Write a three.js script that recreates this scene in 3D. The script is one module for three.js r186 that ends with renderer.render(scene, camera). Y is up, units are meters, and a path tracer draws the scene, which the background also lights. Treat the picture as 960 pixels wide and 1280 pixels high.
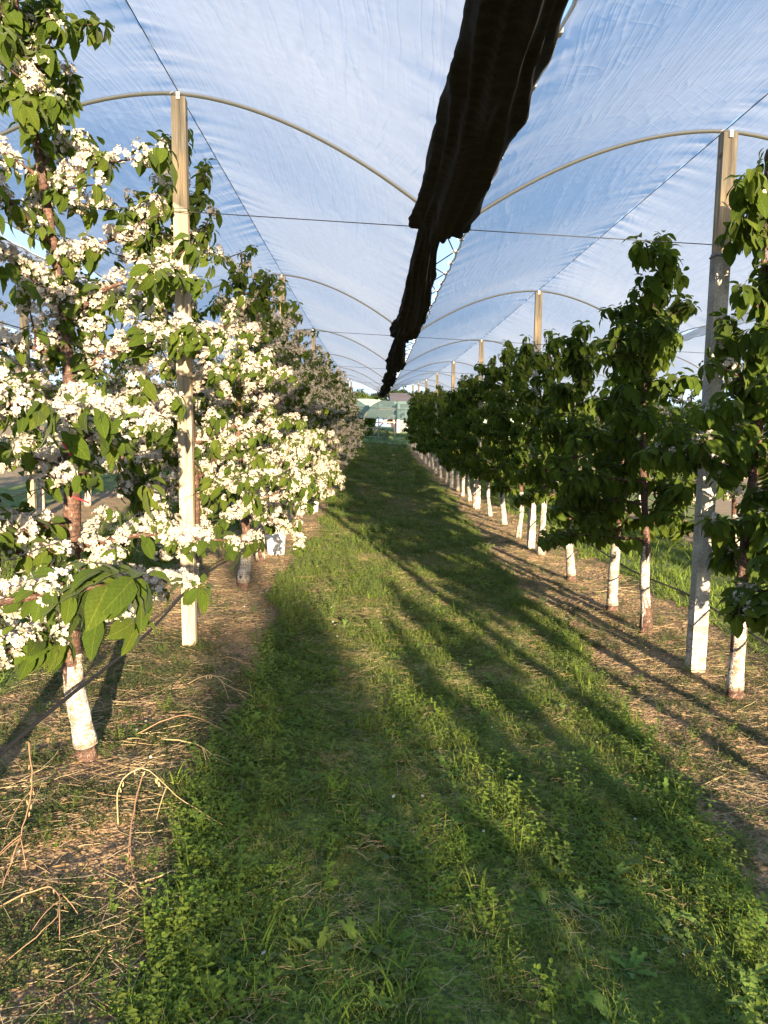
import * as THREE from 'three';
import { mergeGeometries } from 'three/addons/utils/BufferGeometryUtils.js';

// ---------------------------------------------------------------- camera, sky, sun, exposure
const scene = new THREE.Scene();
const camera = new THREE.PerspectiveCamera(71.76, 0.75, 0.05, 2000);
camera.position.set(0, 1.65, 0);
camera.rotation.order = 'YXZ';
camera.rotation.set(-6.4387 * Math.PI / 180, -0.9567 * Math.PI / 180, 0.5 * Math.PI / 180);
camera.updateMatrixWorld(true);
const renderer = new THREE.WebGLRenderer({ antialias: true });
renderer.toneMapping = THREE.LinearToneMapping;
renderer.toneMappingExposure = 4.4;
renderer.shadowMap.enabled = true;

const SUN_AZ = 13 * Math.PI / 180, SUN_EL = 10 * Math.PI / 180;   // behind the camera, a little to the right, low
const sunDir = new THREE.Vector3(Math.sin(SUN_AZ) * Math.cos(SUN_EL), Math.sin(SUN_EL), Math.cos(SUN_AZ) * Math.cos(SUN_EL));
const sun = new THREE.DirectionalLight(new THREE.Color().setRGB(1.0, 0.79, 0.54), 5.0);
sun.position.copy(sunDir).multiplyScalar(60);
sun.target.position.set(0, 0, -10);
sun.position.add(sun.target.position);
sun.castShadow = true;
sun.shadow.mapSize.set(4096, 4096);
Object.assign(sun.shadow.camera, { left: -30, right: 30, top: 30, bottom: -30, near: 1, far: 160 });
scene.add(sun, sun.target);
{
  const W = 512, H = 256, d = new Float32Array(W * H * 4);
  for (let j = 0; j < H; j++) for (let i = 0; i < W; i++) {
    const el = ((j + 0.5) / H - 0.5) * Math.PI, az = ((i + 0.5) / W - 0.5) * 2 * Math.PI;
    const v = new THREE.Vector3(Math.cos(el) * Math.cos(az), Math.sin(el), Math.cos(el) * Math.sin(az));
    const t = Math.pow(Math.max(0, 1 - Math.max(0, v.y)), 3.2), g = Math.pow(Math.max(0, v.dot(sunDir)), 10);
    const k = (j * W + i) * 4;
    d[k] = 0.088 + 0.18 * t + 0.40 * g; d[k + 1] = 0.176 + 0.145 * t + 0.25 * g; d[k + 2] = 0.325 + 0.055 * t + 0.08 * g; d[k + 3] = 1;
  }
  const sky = new THREE.DataTexture(d, W, H, THREE.RGBAFormat, THREE.FloatType);
  sky.mapping = THREE.EquirectangularReflectionMapping; sky.magFilter = THREE.LinearFilter; sky.needsUpdate = true;
  scene.background = sky; scene.environment = sky;
}

// ---------------------------------------------------------------- helpers
function rng(seed) { let a = (seed * 2654435761) >>> 0; return () => { a = (a + 0x6D2B79F5) >>> 0; let t = a; t = Math.imul(t ^ (t >>> 15), t | 1); t ^= t + Math.imul(t ^ (t >>> 7), t | 61); return ((t ^ (t >>> 14)) >>> 0) / 4294967296; }; }
const hash = (x, y, s = 0) => { let h = (Math.imul(x | 0, 374761393) + Math.imul(y | 0, 668265263) + Math.imul(s | 0, 1274126177)) | 0; h = Math.imul(h ^ (h >>> 13), 1274126177); return ((h ^ (h >>> 16)) >>> 0) / 4294967296; };
const mod = (a, n) => ((a % n) + n) % n;
function noise(x, y, s = 0, px = 0, py = 0) {
  const xi = Math.floor(x), yi = Math.floor(y), fx = x - xi, fy = y - yi, u = fx * fx * (3 - 2 * fx), v = fy * fy * (3 - 2 * fy);
  const X = (a) => px ? mod(a, px) : a, Y = (a) => py ? mod(a, py) : a;
  const a = hash(X(xi), Y(yi), s), b = hash(X(xi + 1), Y(yi), s), c = hash(X(xi), Y(yi + 1), s), e = hash(X(xi + 1), Y(yi + 1), s);
  return a + (b - a) * u + (c - a) * v + (a - b - c + e) * u * v;
}
const fbm = (x, y, s = 0) => noise(x, y, s) * 0.53 + noise(x * 2.1, y * 2.1, s + 1) * 0.27 + noise(x * 4.3, y * 4.3, s + 2) * 0.13 + noise(x * 8.7, y * 8.7, s + 3) * 0.07;
const sm = (a, b, x) => { const t = Math.min(1, Math.max(0, (x - a) / (b - a))); return t * t * (3 - 2 * t); };
const lerp = (a, b, t) => a + (b - a) * t;
const V = (x, y, z) => new THREE.Vector3(x, y, z);
const rgb = (r, g, b) => new THREE.Color().setRGB(r, g, b);
const taken = {};
function numbered(n) { const k = taken[n] = (taken[n] ?? -1) + 1; return k ? `${n}_${String(k).padStart(3, '0')}` : n; }
function tag(o, label, category, group, kind) { o.userData.label = label; if (category) o.userData.category = category; if (group) o.userData.group = group; if (kind) o.userData.kind = kind; return o; }
function shade(o) { o.castShadow = o.receiveShadow = true; return o; }
function mesh(name, g, m, parent = scene) { const o = shade(new THREE.Mesh(g, m)); o.name = parent === scene ? numbered(name) : name; parent.add(o); return o; }
function group(name, x = 0, y = 0, z = 0) { const o = new THREE.Group(); o.name = numbered(name); o.position.set(x, y, z); scene.add(o); return o; }
function instanced(name, g, m, mats, colors, parent = scene) {
  if (!mats.length) return null;
  const o = shade(new THREE.InstancedMesh(g, m, mats.length)); o.name = parent === scene ? numbered(name) : name;
  mats.forEach((q, i) => o.setMatrixAt(i, q)); if (colors) colors.forEach((c, i) => o.setColorAt(i, c));
  o.userData.kind = 'stuff'; parent.add(o); return o;
}
// tube through points with a radius for each, closed ends
function tube(pts, radii, seg = 6, wob = 0, seed = 1) {
  const n = pts.length, pos = [], uv = [], idx = []; let N = V(0, 0, 1), len = 0;
  const tan = (i) => pts[Math.min(n - 1, i + 1)].clone().sub(pts[Math.max(0, i - 1)]).normalize();
  let T0 = tan(0); if (Math.abs(T0.z) > 0.9) N = V(1, 0, 0);
  for (let i = 0; i < n; i++) {
    const T = tan(i); N.sub(T.clone().multiplyScalar(N.dot(T))).normalize(); const B = T.clone().cross(N);
    if (i) len += pts[i].distanceTo(pts[i - 1]);
    for (let j = 0; j <= seg; j++) {
      const a = j / seg * 2 * Math.PI, r = radii[i] * (1 + wob * (noise(i * 0.9, (j % seg) * 1.3, seed) - 0.5) * 2);
      const p = pts[i].clone().addScaledVector(N, Math.cos(a) * r).addScaledVector(B, Math.sin(a) * r);
      pos.push(p.x, p.y, p.z); uv.push(j / seg * Math.max(0.02, radii[i]) * 6.28, len);
    }
  }
  const w = seg + 1;
  for (let i = 0; i < n - 1; i++) for (let j = 0; j < seg; j++) { const a = i * w + j; idx.push(a, a + 1, a + w, a + 1, a + w + 1, a + w); }
  for (const [i, flip] of [[0, 1], [n - 1, 0]]) { const c = pos.length / 3; pos.push(pts[i].x, pts[i].y, pts[i].z); uv.push(0, 0); for (let j = 0; j < seg; j++) flip ? idx.push(c, i * w + j + 1, i * w + j) : idx.push(c, i * w + j, i * w + j + 1); }
  const g = new THREE.BufferGeometry(); g.setAttribute('position', new THREE.Float32BufferAttribute(pos, 3)); g.setAttribute('uv', new THREE.Float32BufferAttribute(uv, 2)); g.setIndex(idx); g.computeVertexNormals();
  return g;
}
const wire = (a, b, r, sag = 0, n = 10, seg = 5) => { const p = []; for (let i = 0; i <= n; i++) { const t = i / n, q = a.clone().lerp(b, t); q.y -= sag * 4 * t * (1 - t); p.push(q); } return tube(p, p.map(() => r), seg); };
function box(w, h, d, x = 0, y = 0, z = 0, bev = 0.004) {
  const s = new THREE.Shape(), a = w / 2 - bev, b = d / 2 - bev; s.moveTo(-a, -b); s.lineTo(a, -b); s.lineTo(a, b); s.lineTo(-a, b); s.closePath();
  const g = new THREE.ExtrudeGeometry(s, { depth: h - 2 * bev, bevelEnabled: true, bevelSize: bev, bevelThickness: bev, bevelSegments: 2, steps: 1 });
  g.translate(0, 0, bev); g.rotateX(-Math.PI / 2); g.translate(x, y, z); return g;
}
function grid(nu, nv, f, uvf) {
  const pos = new Float32Array((nu + 1) * (nv + 1) * 3), uv = new Float32Array((nu + 1) * (nv + 1) * 2), idx = [];
  for (let j = 0, k = 0; j <= nv; j++) for (let i = 0; i <= nu; i++, k++) { const p = f(i / nu, j / nv); pos.set(p, k * 3); uv.set(uvf(i / nu, j / nv, p), k * 2); }
  for (let j = 0; j < nv; j++) for (let i = 0; i < nu; i++) { const a = j * (nu + 1) + i; idx.push(a, a + 1, a + nu + 1, a + 1, a + nu + 2, a + nu + 1); }
  const g = new THREE.BufferGeometry(); g.setAttribute('position', new THREE.BufferAttribute(pos, 3)); g.setAttribute('uv', new THREE.BufferAttribute(uv, 2)); g.setIndex(idx); g.computeVertexNormals(); return g;
}
function tex(n, f, srgb, w = n) {
  const d = new Uint8Array(w * n * 4);
  for (let j = 0; j < n; j++) for (let i = 0; i < w; i++) { const c = f(i / w, j / n), k = (j * w + i) * 4; for (let q = 0; q < 3; q++) d[k + q] = Math.max(0, Math.min(255, Math.round((typeof c === 'number' ? c : c[q]) * 255))); d[k + 3] = 255; }
  const t = new THREE.DataTexture(d, w, n); t.wrapS = t.wrapT = THREE.RepeatWrapping; t.magFilter = THREE.LinearFilter; t.minFilter = THREE.LinearMipmapLinearFilter; t.generateMipmaps = true; if (srgb) t.colorSpace = THREE.SRGBColorSpace; t.needsUpdate = true; return t;
}
const rep = (t, x, y = x) => { const c = t.clone(); c.repeat.set(x, y); c.needsUpdate = true; return c; };
const std = (o) => new THREE.MeshStandardMaterial(o), phy = (o) => new THREE.MeshPhysicalMaterial(o);
const eye = camera.position.clone();
function inFrame(p, margin = 1.03) { const q = p.clone().project(camera); return q.z < 1 && Math.abs(q.x) < margin && Math.abs(q.y) < margin; }

// ---------------------------------------------------------------- terrain
const ROW_L = -1.35, ROW_R = 2.45, PITCH = 3.8, POST0 = -5.15, BAY = 5.6, BAYS = 7;   // post lines at POST0 - k * BAY
function rise(z) { const d = -z - 14; if (d <= 0) return 0; if (d <= 32) return 0.00093 * d * d; return 0.952 + 1.9 * (1 - Math.exp(-(d - 32) * 0.0595 / 1.9)); }
const slope = (x) => -0.05 * 22 * Math.tanh(x / 22);
const G0 = (x, z) => slope(x) + rise(z);
const laneL = (z) => -0.69 - 0.022 * Math.min(12, Math.max(0, -z)) + (noise(z * 1.3, 3, 7) - 0.5) * 0.26 + (noise(z * 5, 9, 8) - 0.5) * 0.10;
const laneR = (z) => 1.46 + 0.032 * Math.min(19, Math.max(0, -z)) + (noise(z * 1.2, 5, 9) - 0.5) * 0.28 + (noise(z * 5, 1, 11) - 0.5) * 0.10;
const onLane = (x, z) => sm(laneL(z) - 0.10, laneL(z) + 0.06, x) * (1 - sm(laneR(z) - 0.06, laneR(z) + 0.12, x));
// neighbouring lanes repeat every PITCH
function lush(x, z) {
  if (z < -46.5) return 1;
  if (x > ROW_L && x < ROW_R) return onLane(x, z);
  const xx = mod(x - ROW_L, PITCH) + ROW_L, c = 0.55; return 1 - sm(0.95, 1.3, Math.abs(xx - c) + (noise(x * 2, z * 2, 12) - 0.5) * 0.3);
}
const G = (x, z) => G0(x, z) + (Math.abs(x) < 9 && z > -30 ? (fbm(x * 1.7, z * 1.7, 20) - 0.5) * 0.05 + (fbm(x * 7, z * 7, 24) - 0.5) * 0.03 * (1 - 0.4 * lush(x, z)) : 0);

const soilMap = tex(1024, (u, v) => {
  const P = 12, a = noise(u * P, v * P, 31, P, P), b = noise(u * 40, v * 40, 32, 40, 40), c = noise(u * 130, v * 130, 33, 130, 130), e = noise(u * 260, v * 260, 34, 260, 260);
  const k = 0.55 + 0.25 * (b - 0.5) + 0.5 * (c - 0.5) + 0.35 * (e - 0.5), m = sm(0.5, 0.75, a * 0.6 + b * 0.4);
  return [lerp(0.54, 0.46, m) * (0.55 + k * 0.8), lerp(0.44, 0.41, m) * (0.55 + k * 0.8), lerp(0.32, 0.27, m) * (0.55 + k * 0.8)];
}, true);
const soilBump = tex(1024, (u, v) => 0.45 * noise(u * 45, v * 45, 41, 45, 45) + 0.35 * noise(u * 110, v * 110, 42, 110, 110) + 0.2 * noise(u * 250, v * 250, 43, 250, 250), false);
const turfMap = tex(1024, (u, v) => {
  const a = noise(u * 9, v * 9, 51, 9, 9), b = noise(u * 60, v * 60, 52, 60, 60), c = noise(u * 210, v * 210, 53, 210, 210), e = noise(u * 90, v * 300, 54, 90, 300);
  const k = 0.5 + 0.5 * (c - 0.5) + 0.4 * (e - 0.5) + 0.3 * (b - 0.5), d = sm(0.45, 0.8, a * 0.5 + b * 0.5);
  return [lerp(0.33, 0.43, d) * (0.5 + k), lerp(0.39, 0.41, d) * (0.5 + k), lerp(0.13, 0.19, d) * (0.5 + k)];
}, true);
const mSoil = std({ map: rep(soilMap, 1 / 1.6), bumpMap: rep(soilBump, 1 / 1.6), bumpScale: 0.02, roughness: 1 });
const mTurf = std({ map: rep(turfMap, 1 / 1.9), bumpMap: rep(soilBump, 1 / 1.1), bumpScale: 0.012, roughness: 1 });
{
  // one sheet, fine near the camera and wide to the horizon
  const xs = [], zs = []; let x = -500;
  while (x < 500) { xs.push(x); const a = Math.abs(x - 0.5); x += a < 3.4 ? 0.05 : a < 9 ? 0.25 : a < 30 ? 1.2 : a < 100 ? 8 : 60; } xs.push(500);
  let z = 60; while (z > -700) { zs.push(z); z -= z > 3 ? 1 : z > -9 ? 0.05 : z > -18 ? 0.12 : z > -50 ? 0.5 : z > -110 ? 3 : 50; } zs.push(-700);
  const g = grid(xs.length - 1, zs.length - 1, (u, v) => { const X = xs[Math.round(u * (xs.length - 1))], Z = zs[Math.round(v * (zs.length - 1))]; return [X, G(X, Z), Z]; }, (u, v, p) => [p[0], -p[2]]);
  const o = mesh('soil_ground', g, mSoil); tag(o, 'dry brown soil strip under the tree rows', 'ground', null, 'structure');
  // grass lanes: sheets with ragged edges, 4 mm above the soil
  const laneSheet = (name, l, r, z0, z1, step, n, label) => {
    const nz = Math.round((z0 - z1) / step);
    const gg = grid(n, nz, (u, v) => { const Z = lerp(z0, z1, v), X = lerp(l(Z), r(Z), u); return [X, G(X, Z) + 0.005, Z]; }, (u, v, p) => [p[0], -p[2]]);
    tag(mesh(name, gg, mTurf), label, 'grass lane', null, 'structure');
  };
  laneSheet('grass_lane', laneL, laneR, 16, -46.5, 0.1, 46, 'mown green grass lane between the two tree rows');
  for (const k of [-2, -1, 1, 2]) laneSheet('grass_lane', (Z) => ROW_L + k * PITCH + 0.8 + (noise(Z * 1.4, k, 61) - 0.5) * 0.3, (Z) => ROW_L + k * PITCH + 3.0 + (noise(Z * 1.4, k, 62) - 0.5) * 0.3, 16, -46.5, 0.4, 12, k < 0 ? 'grass lane behind the blossoming tree row' : 'grass lane behind the green leafy tree row');
  const lawn = grid(60, 40, (u, v) => { const X = lerp(-60, 60, u), Z = lerp(-47.2, -110, v); return [X, G(X, Z) + 0.006, Z]; }, (u, v, p) => [p[0], -p[2]]);
  tag(mesh('lawn', lawn, mTurf), 'sunlit lawn rising behind the end of the lane', 'lawn', null, 'structure');
}

// ---------------------------------------------------------------- materials of the orchard
const barkMap = tex(256, (u, v) => { const a = noise(u * 6, v * 40, 71, 6, 40), b = noise(u * 40, v * 60, 72, 40, 60), c = noise(u * 20, v * 14, 73, 20, 14) > 0.78 && noise(u * 90, v * 30, 74, 90, 30) > 0.45 ? 0.28 : 0; const k = 0.55 + 0.6 * (a - 0.5) + 0.5 * (b - 0.5); return [0.30 * (0.5 + k) + c * 0.8, 0.215 * (0.5 + k) + c * 0.8, 0.17 * (0.5 + k) + c * 0.8]; }, true);
const barkBump = tex(256, (u, v) => 0.6 * noise(u * 8, v * 46, 75, 8, 46) + 0.4 * noise(u * 40, v * 70, 76, 40, 70), false);
const mBark = std({ map: rep(barkMap, 4, 3), bumpMap: rep(barkBump, 4, 3), bumpScale: 0.006, roughness: 0.75 });
const limeMap = tex(256, (u, v) => { const a = noise(u * 7, v * 7, 81, 7, 7), b = noise(u * 50, v * 34, 82, 50, 34), c = noise(u * 22, v * 90, 83, 22, 90); const gone = sm(0.415, 0.585, a * 0.30 + b * 0.36 + c * 0.30); const k = 0.93 + 0.22 * (c - 0.5) + 0.12 * (b - 0.5); return [lerp(0.83 * k, 0.52, gone), lerp(0.81 * k, 0.46, gone), lerp(0.76 * k, 0.39, gone)]; }, true);
const mLime = std({ map: rep(limeMap, 3, 3), bumpMap: rep(barkBump, 5, 4), bumpScale: 0.006, roughness: 0.95 });
const leafMap = tex(128, (u, v) => {
  const x = Math.abs(u - 0.5) * 2, rib = Math.exp(-Math.pow(x / 0.045, 2)), ph = (v * 9 - x * 2.6), side = Math.pow(Math.abs(Math.cos(Math.PI * ph)), 18) * (1 - x * 0.6);
  const k = 0.94 + 0.12 * (noise(u * 18, v * 24, 91) - 0.5); return [Math.min(1, (0.80 + 0.28 * rib + 0.12 * side) * k), Math.min(1, (0.86 + 0.16 * rib + 0.09 * side) * k), Math.min(1, (0.72 + 0.3 * rib + 0.1 * side) * k)];
}, true);
const leafBump = tex(128, (u, v) => { const x = Math.abs(u - 0.5) * 2, ph = v * 9 - x * 2.6; return 0.75 - 0.55 * Math.exp(-Math.pow(x / 0.06, 2)) - 0.35 * Math.pow(Math.abs(Math.cos(Math.PI * ph)), 6) * (1 - 0.4 * x); }, false);
const leafMat = (r, g, b) => phy({ color: rgb(r, g, b), map: leafMap, bumpMap: leafBump, bumpScale: 0.0016, roughness: 1, transmission: 0.64, thickness: 0, clearcoat: 0.05, clearcoatRoughness: 0.4, specularIntensity: 0.2, side: THREE.DoubleSide });
const mLeafI = leafMat(1, 1, 1);                                       // tinted copy by copy
const LEAF_TINTS = [[0.148, 0.212, 0.021], [0.175, 0.240, 0.025], [0.124, 0.185, 0.020], [0.205, 0.258, 0.029]];
const mLeaves = LEAF_TINTS.map((c) => leafMat(...c));
const mPetal = phy({ color: rgb(0.61, 0.55, 0.48), roughness: 1, transmission: 0.36, thickness: 0, side: THREE.DoubleSide });
const mStamen = std({ color: rgb(0.55, 0.42, 0.16), roughness: 0.9 });
const mGalv = std({ color: rgb(0.52, 0.51, 0.47), metalness: 0.75, roughness: 0.42 });
const mWire = std({ color: rgb(0.10, 0.10, 0.105), metalness: 0.5, roughness: 0.5 });
const mBlackPipe = std({ color: rgb(0.018, 0.018, 0.019), roughness: 0.5 });
const woodMap = tex(512, (u, v) => { const a = noise(u * 26 + 2 * noise(u * 3, v * 3, 101, 3, 3), v * 3, 102, 0, 3), b = noise(u * 120, v * 10, 103, 120, 10), c = noise(u * 5, v * 4, 104, 5, 4), knot = sm(0.86, 0.95, noise(u * 5, v * 9, 105, 5, 9)); const k = 0.78 + 0.30 * (a - 0.5) + 0.22 * (b - 0.5) - 0.35 * knot, w = sm(0.45, 0.75, c); return [lerp(0.79, 0.67, w) * k * 1.1, lerp(0.69, 0.61, w) * k * 1.1, lerp(0.54, 0.51, w) * k * 1.1]; }, true);
const woodBump = tex(512, (u, v) => 0.6 * noise(u * 26, v * 3, 106, 26, 3) + 0.4 * noise(u * 120, v * 9, 107, 120, 9), false);
const mWood = std({ map: rep(woodMap, 2.2, 0.9), bumpMap: rep(woodBump, 2.2, 0.9), bumpScale: 0.004, roughness: 0.85 });
const concMap = tex(512, (u, v) => { const a = noise(u * 6, v * 6, 111, 6, 6), b = noise(u * 70, v * 70, 112, 70, 70), c = noise(u * 30, v * 3, 113, 30, 3), pit = noise(u * 150, v * 150, 114, 150, 150) > 0.83 ? -0.16 : 0; const k = 0.62 + 0.16 * (a - 0.5) + 0.14 * (b - 0.5) + 0.12 * (c - 0.5) + pit; return [k * 1.02, k * 0.985, k * 0.92]; }, true);
const concBump = tex(256, (u, v) => 0.5 * noise(u * 40, v * 40, 115, 40, 40) + 0.5 * noise(u * 90, v * 90, 116, 90, 90), false);
const mConc = std({ map: rep(concMap, 1.6, 1.6), bumpMap: rep(concBump, 3, 3), bumpScale: 0.004, roughness: 0.93 });

// ---------------------------------------------------------------- posts, arches, cables, wires
const ROOF_END = -2.2, RIDGE = 3.87, arcDrop = (d) => 0.243 * Math.pow(Math.abs(d), 1.82);
const postZ = (k) => POST0 - k * BAY;
const rowsX = [ROW_L, ROW_R, ROW_L - PITCH, ROW_R + PITCH];
function uvBox(g) {   // uv in metres round an upright post
  const p = g.attributes.position, n = g.attributes.normal, uv = g.attributes.uv; for (let i = 0; i < p.count; i++) uv.setXY(i, Math.abs(n.getX(i)) > Math.abs(n.getZ(i)) ? p.getZ(i) : p.getX(i) + 0.37, p.getY(i)); return g;
}
const woodPostG = uvBox(box(0.096, 3.9, 0.085, 0, -0.06, 0, 0.006)), concLowG = uvBox(box(0.105, 3.12, 0.09, 0, -0.06, 0, 0.016)), extG = uvBox(box(0.10, 0.80, 0.078, 0.004, 3.055, -0.004, 0.005));
const clampG = box(0.026, 0.05, 0.004, 0, 3.815, 0.0455, 0.001);
const bandG = (() => { const g = [box(0.116, 0.012, 0.101, 0, 3.02, 0, 0.002)]; return g[0]; })();
const limeSkin = uvBox(box(0.111, 0.55, 0.096, 0, 0, 0, 0.016));
const nth = (n) => ['zeroth', 'first', 'second', 'third', 'fourth', 'fifth', 'sixth', 'seventh', 'eighth', 'ninth', 'tenth', 'eleventh', 'twelfth', 'thirteenth', 'fourteenth', 'fifteenth', 'sixteenth', 'seventeenth', 'eighteenth', 'nineteenth', 'twentieth'][n] ?? `${n}th`;
rowsX.forEach((x, r) => {
  for (let k = -1; k <= BAYS; k++) {
    if (r > 1 && k < 0) continue;
    const z = postZ(k), p = group(r % 2 ? 'concrete_post' : 'wooden_post', x, G0(x, z), z), R = rng(900 + r * 40 + k);
    p.rotation.y = (R() - 0.5) * 0.2; p.rotation.z = (R() - 0.5) * 0.008;
    if (r % 2 === 0) { mesh('shaft', woodPostG, mWood, p); mesh('wire_band', (() => { const g = box(0.106, 0.008, 0.095, 0, 3.1, 0, 0.002); return g; })(), mWire, p); }
    else { mesh('shaft', concLowG, mConc, p); mesh('top_extension', extG, mWood, p); mesh('wire_band', bandG, mWire, p); mesh('whitewash_coat', limeSkin, mLime, p); }
    const side = ['square wooden post', 'grey concrete post with wooden top'][r % 2];
    const row = ['in the blossoming row', 'in the green leafy row', 'in the row behind the blossoming trees', 'in the row behind the green trees'][r];
    const lab = r < 2 && k === 0 ? `${side} ${row}, first under the roof arch` : r < 2 && k === 1 ? `${side} ${row}, second one down the lane` : r < 2 && k < 0 ? `${side} ${row}, behind the viewer` : r < 2 ? `${side} ${row}, ${nth(k + 1)} from the first arch` : `${side} ${row}`;
    tag(p, lab, 'post', r < 2 && k >= 0 && k < 2 ? undefined : `posts ${row}`);
    mesh('arch_clamp', clampG, mGalv, p);
    if (k < 0) continue;
    // roof arch over the post
    const pts = []; for (let i = 0; i <= 36; i++) { const d = lerp(-1.80, 1.80, i / 36); pts.push(V(x + d, G0(x, z) - 0.05 * d + RIDGE - arcDrop(d) + 0.0, z)); }
    const a = mesh('roof_arch', tube(pts, pts.map(() => 0.0145), 8), mGalv);
    tag(a, `bent metal pipe arch on the ${k < 0 ? 'rearmost' : nth(k + 1)} post ${row}`, 'roof arch', 'roof arches holding the plastic cover');
  }
  // ridge cable on the post tops
  const pts = []; for (let z = ROOF_END; z >= postZ(BAYS) - 0.1; z -= 0.7) pts.push(V(x, G0(x, z) + RIDGE + 0.020, z));
  tag(mesh('ridge_cable', tube(pts, pts.map(() => 0.0035), 5), mWire), `dark steel cable along the ridge ${['above the blossoming row', 'above the green leafy row', 'behind the blossoming row', 'behind the green leafy row'][r]}`, 'cable');
  // trellis wires and drip line along the row
  for (const hgt of [1.12, 1.95]) { const q = []; for (let z = 0.4; z >= postZ(BAYS); z -= 1.4) q.push(V(x + 0.055, G0(x, z) + hgt, z)); tag(mesh('trellis_wire', tube(q, q.map(() => 0.0022), 4), mWire), `${hgt < 1.5 ? 'lower' : 'upper'} thin trellis wire ${['in the blossoming row', 'in the green leafy row', 'behind the blossoming row', 'behind the green leafy row'][r]}`, 'wire'); }
  const q = []; for (let z = 0.6; z >= postZ(BAYS); z -= 0.35) q.push(V(x + 0.09 + 0.02 * Math.sin(z * 1.7), G0(x, z) + 0.47 + 0.03 * Math.sin(z * 2.24 + 1) , z));
  tag(mesh('drip_line', tube(q, q.map(() => 0.0085), 7), mBlackPipe), `black irrigation hose hung low ${['under the blossoming row', 'under the green leafy row', 'behind the blossoming row', 'behind the green leafy row'][r]}`, 'hose');
});
for (let k = 0; k <= BAYS; k++) {
  const z = postZ(k), a = V(ROW_L - PITCH, G0(ROW_L - PITCH, z) + 3.10, z + 0.06), b = V(ROW_R + PITCH, G0(ROW_R + PITCH, z) + 3.12, z + 0.06);
  tag(mesh('cross_wire', wire(a, b, 0.0035, 0.03, 24), mWire), k === 0 ? 'thin steel wire across the lane at the first arch' : `thin steel wire across the lane at the ${nth(k + 1)} arch`, 'wire', k > 1 ? 'distant cross wires' : undefined);
}

// ---------------------------------------------------------------- plastic rain covers
const filmBump = tex(1024, (u, v) => {
  const w = noise(u * 5, v * 5, 121, 5, 5), ridged = (n) => 1 - Math.abs(2 * n - 1);
  const w2 = noise(u * 2, v * 3, 128, 2, 3), w3 = noise(u * 3, v * 3, 129, 3, 3);
  const a = Math.pow(ridged(noise(52 * v + 3 * w2, 3 * u, 122, 52, 3)), 5), b = Math.pow(ridged(noise(104 * v + 5 * w3, 5 * u, 123, 104, 5)), 4), c = Math.pow(ridged(noise(30 * v + 30 * u + 2 * w, 6 * u - 6 * v, 124, 30, 6)), 6), f = noise(u * 160, v * 160, 125, 160, 160);
  const m1 = sm(0.35, 0.7, noise(u * 4, v * 4, 126, 4, 4)), m2 = sm(0.5, 0.8, noise(u * 5, v * 5, 127, 5, 5));
  return 0.15 + 0.42 * a * (0.3 + 0.7 * m1) + 0.26 * b + 0.10 * c * m2 + 0.02 * f;
}, false);
const filmMap = tex(512, (u, v) => { const a = noise(u * 5, v * 5, 131, 5, 5), b = noise(u * 60, v * 60, 132, 60, 60), d = noise(u * 150, v * 150, 133, 150, 150) > 0.985 ? -0.12 : 0, k = 0.94 + 0.02 * (a - 0.5) + 0.03 * (b - 0.5) + d; return [k, k, k]; }, true);
const mFilm = phy({ color: rgb(0.585, 0.605, 0.625), map: rep(filmMap, 1 / 2.6), bumpMap: rep(filmBump, 1 / 2.6), bumpScale: 0.009, roughness: 0.70, transmission: 0.88, thickness: 0, ior: 1.45, specularIntensity: 0.25, side: THREE.DoubleSide });
const mHem = phy({ color: rgb(0.85, 0.86, 0.86), roughness: 1, transmission: 0.4, thickness: 0, side: THREE.DoubleSide });
const HALF = 1.755, CORD = 0.42;
function filmY(x, s, d, side) {    // s along (= z), d distance from the ridge
  const gather = 0.010 * Math.exp(-d / 0.20) * (noise(s * 8.5, d * 1.2 + side * 7, 141) - 0.5) * 2 + 0.004 * Math.exp(-d / 0.16) * (noise(s * 17, d * 2 + side * 5, 142) - 0.5) * 2;
  const e = HALF - d, ph = s / CORD, pull = 0.006 * Math.exp(-e / 0.16) * Math.cos(ph * 2 * Math.PI) + 0.005 * Math.exp(-e / 0.18) * (noise(s * 10 + side, e * 2.2, 143) - 0.5) * 2;
  const diag = side * s * 0.14 + d, wr = (1 - Math.abs(2 * noise(diag * 8 + 1.2 * noise(s * 0.8, d * 1.3, 144), s * 0.55 + side * 3, 145) - 1));
  const wr2 = (1 - Math.abs(2 * noise((d - side * s * 0.22) * 20, s * 0.8, 146) - 1));
  const mask = sm(0.3, 0.7, noise(s * 0.7 + side * 9, d * 1.1, 147));
  const t = mod(POST0 - s, BAY) / BAY, near = Math.min(t, 1 - t) * BAY;                       // distance to the nearest arch
  const bill = (arcDrop(d) - arcDrop(HALF) * d / HALF) * 0.72 * sm(0, 1.9, near) / Math.max(0.001, sm(0, 0.12, near));   // between the arches the sheet hangs straight from ridge to edge, like a tent
  const tight = sm(0, 0.12, near);
  return 0.026 + gather + pull + tight * (bill + 0.004 * (Math.pow(wr, 4) - 0.2) * (0.35 + 0.65 * mask) + 0.003 * Math.pow(wr2, 4) * mask);
}
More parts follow.
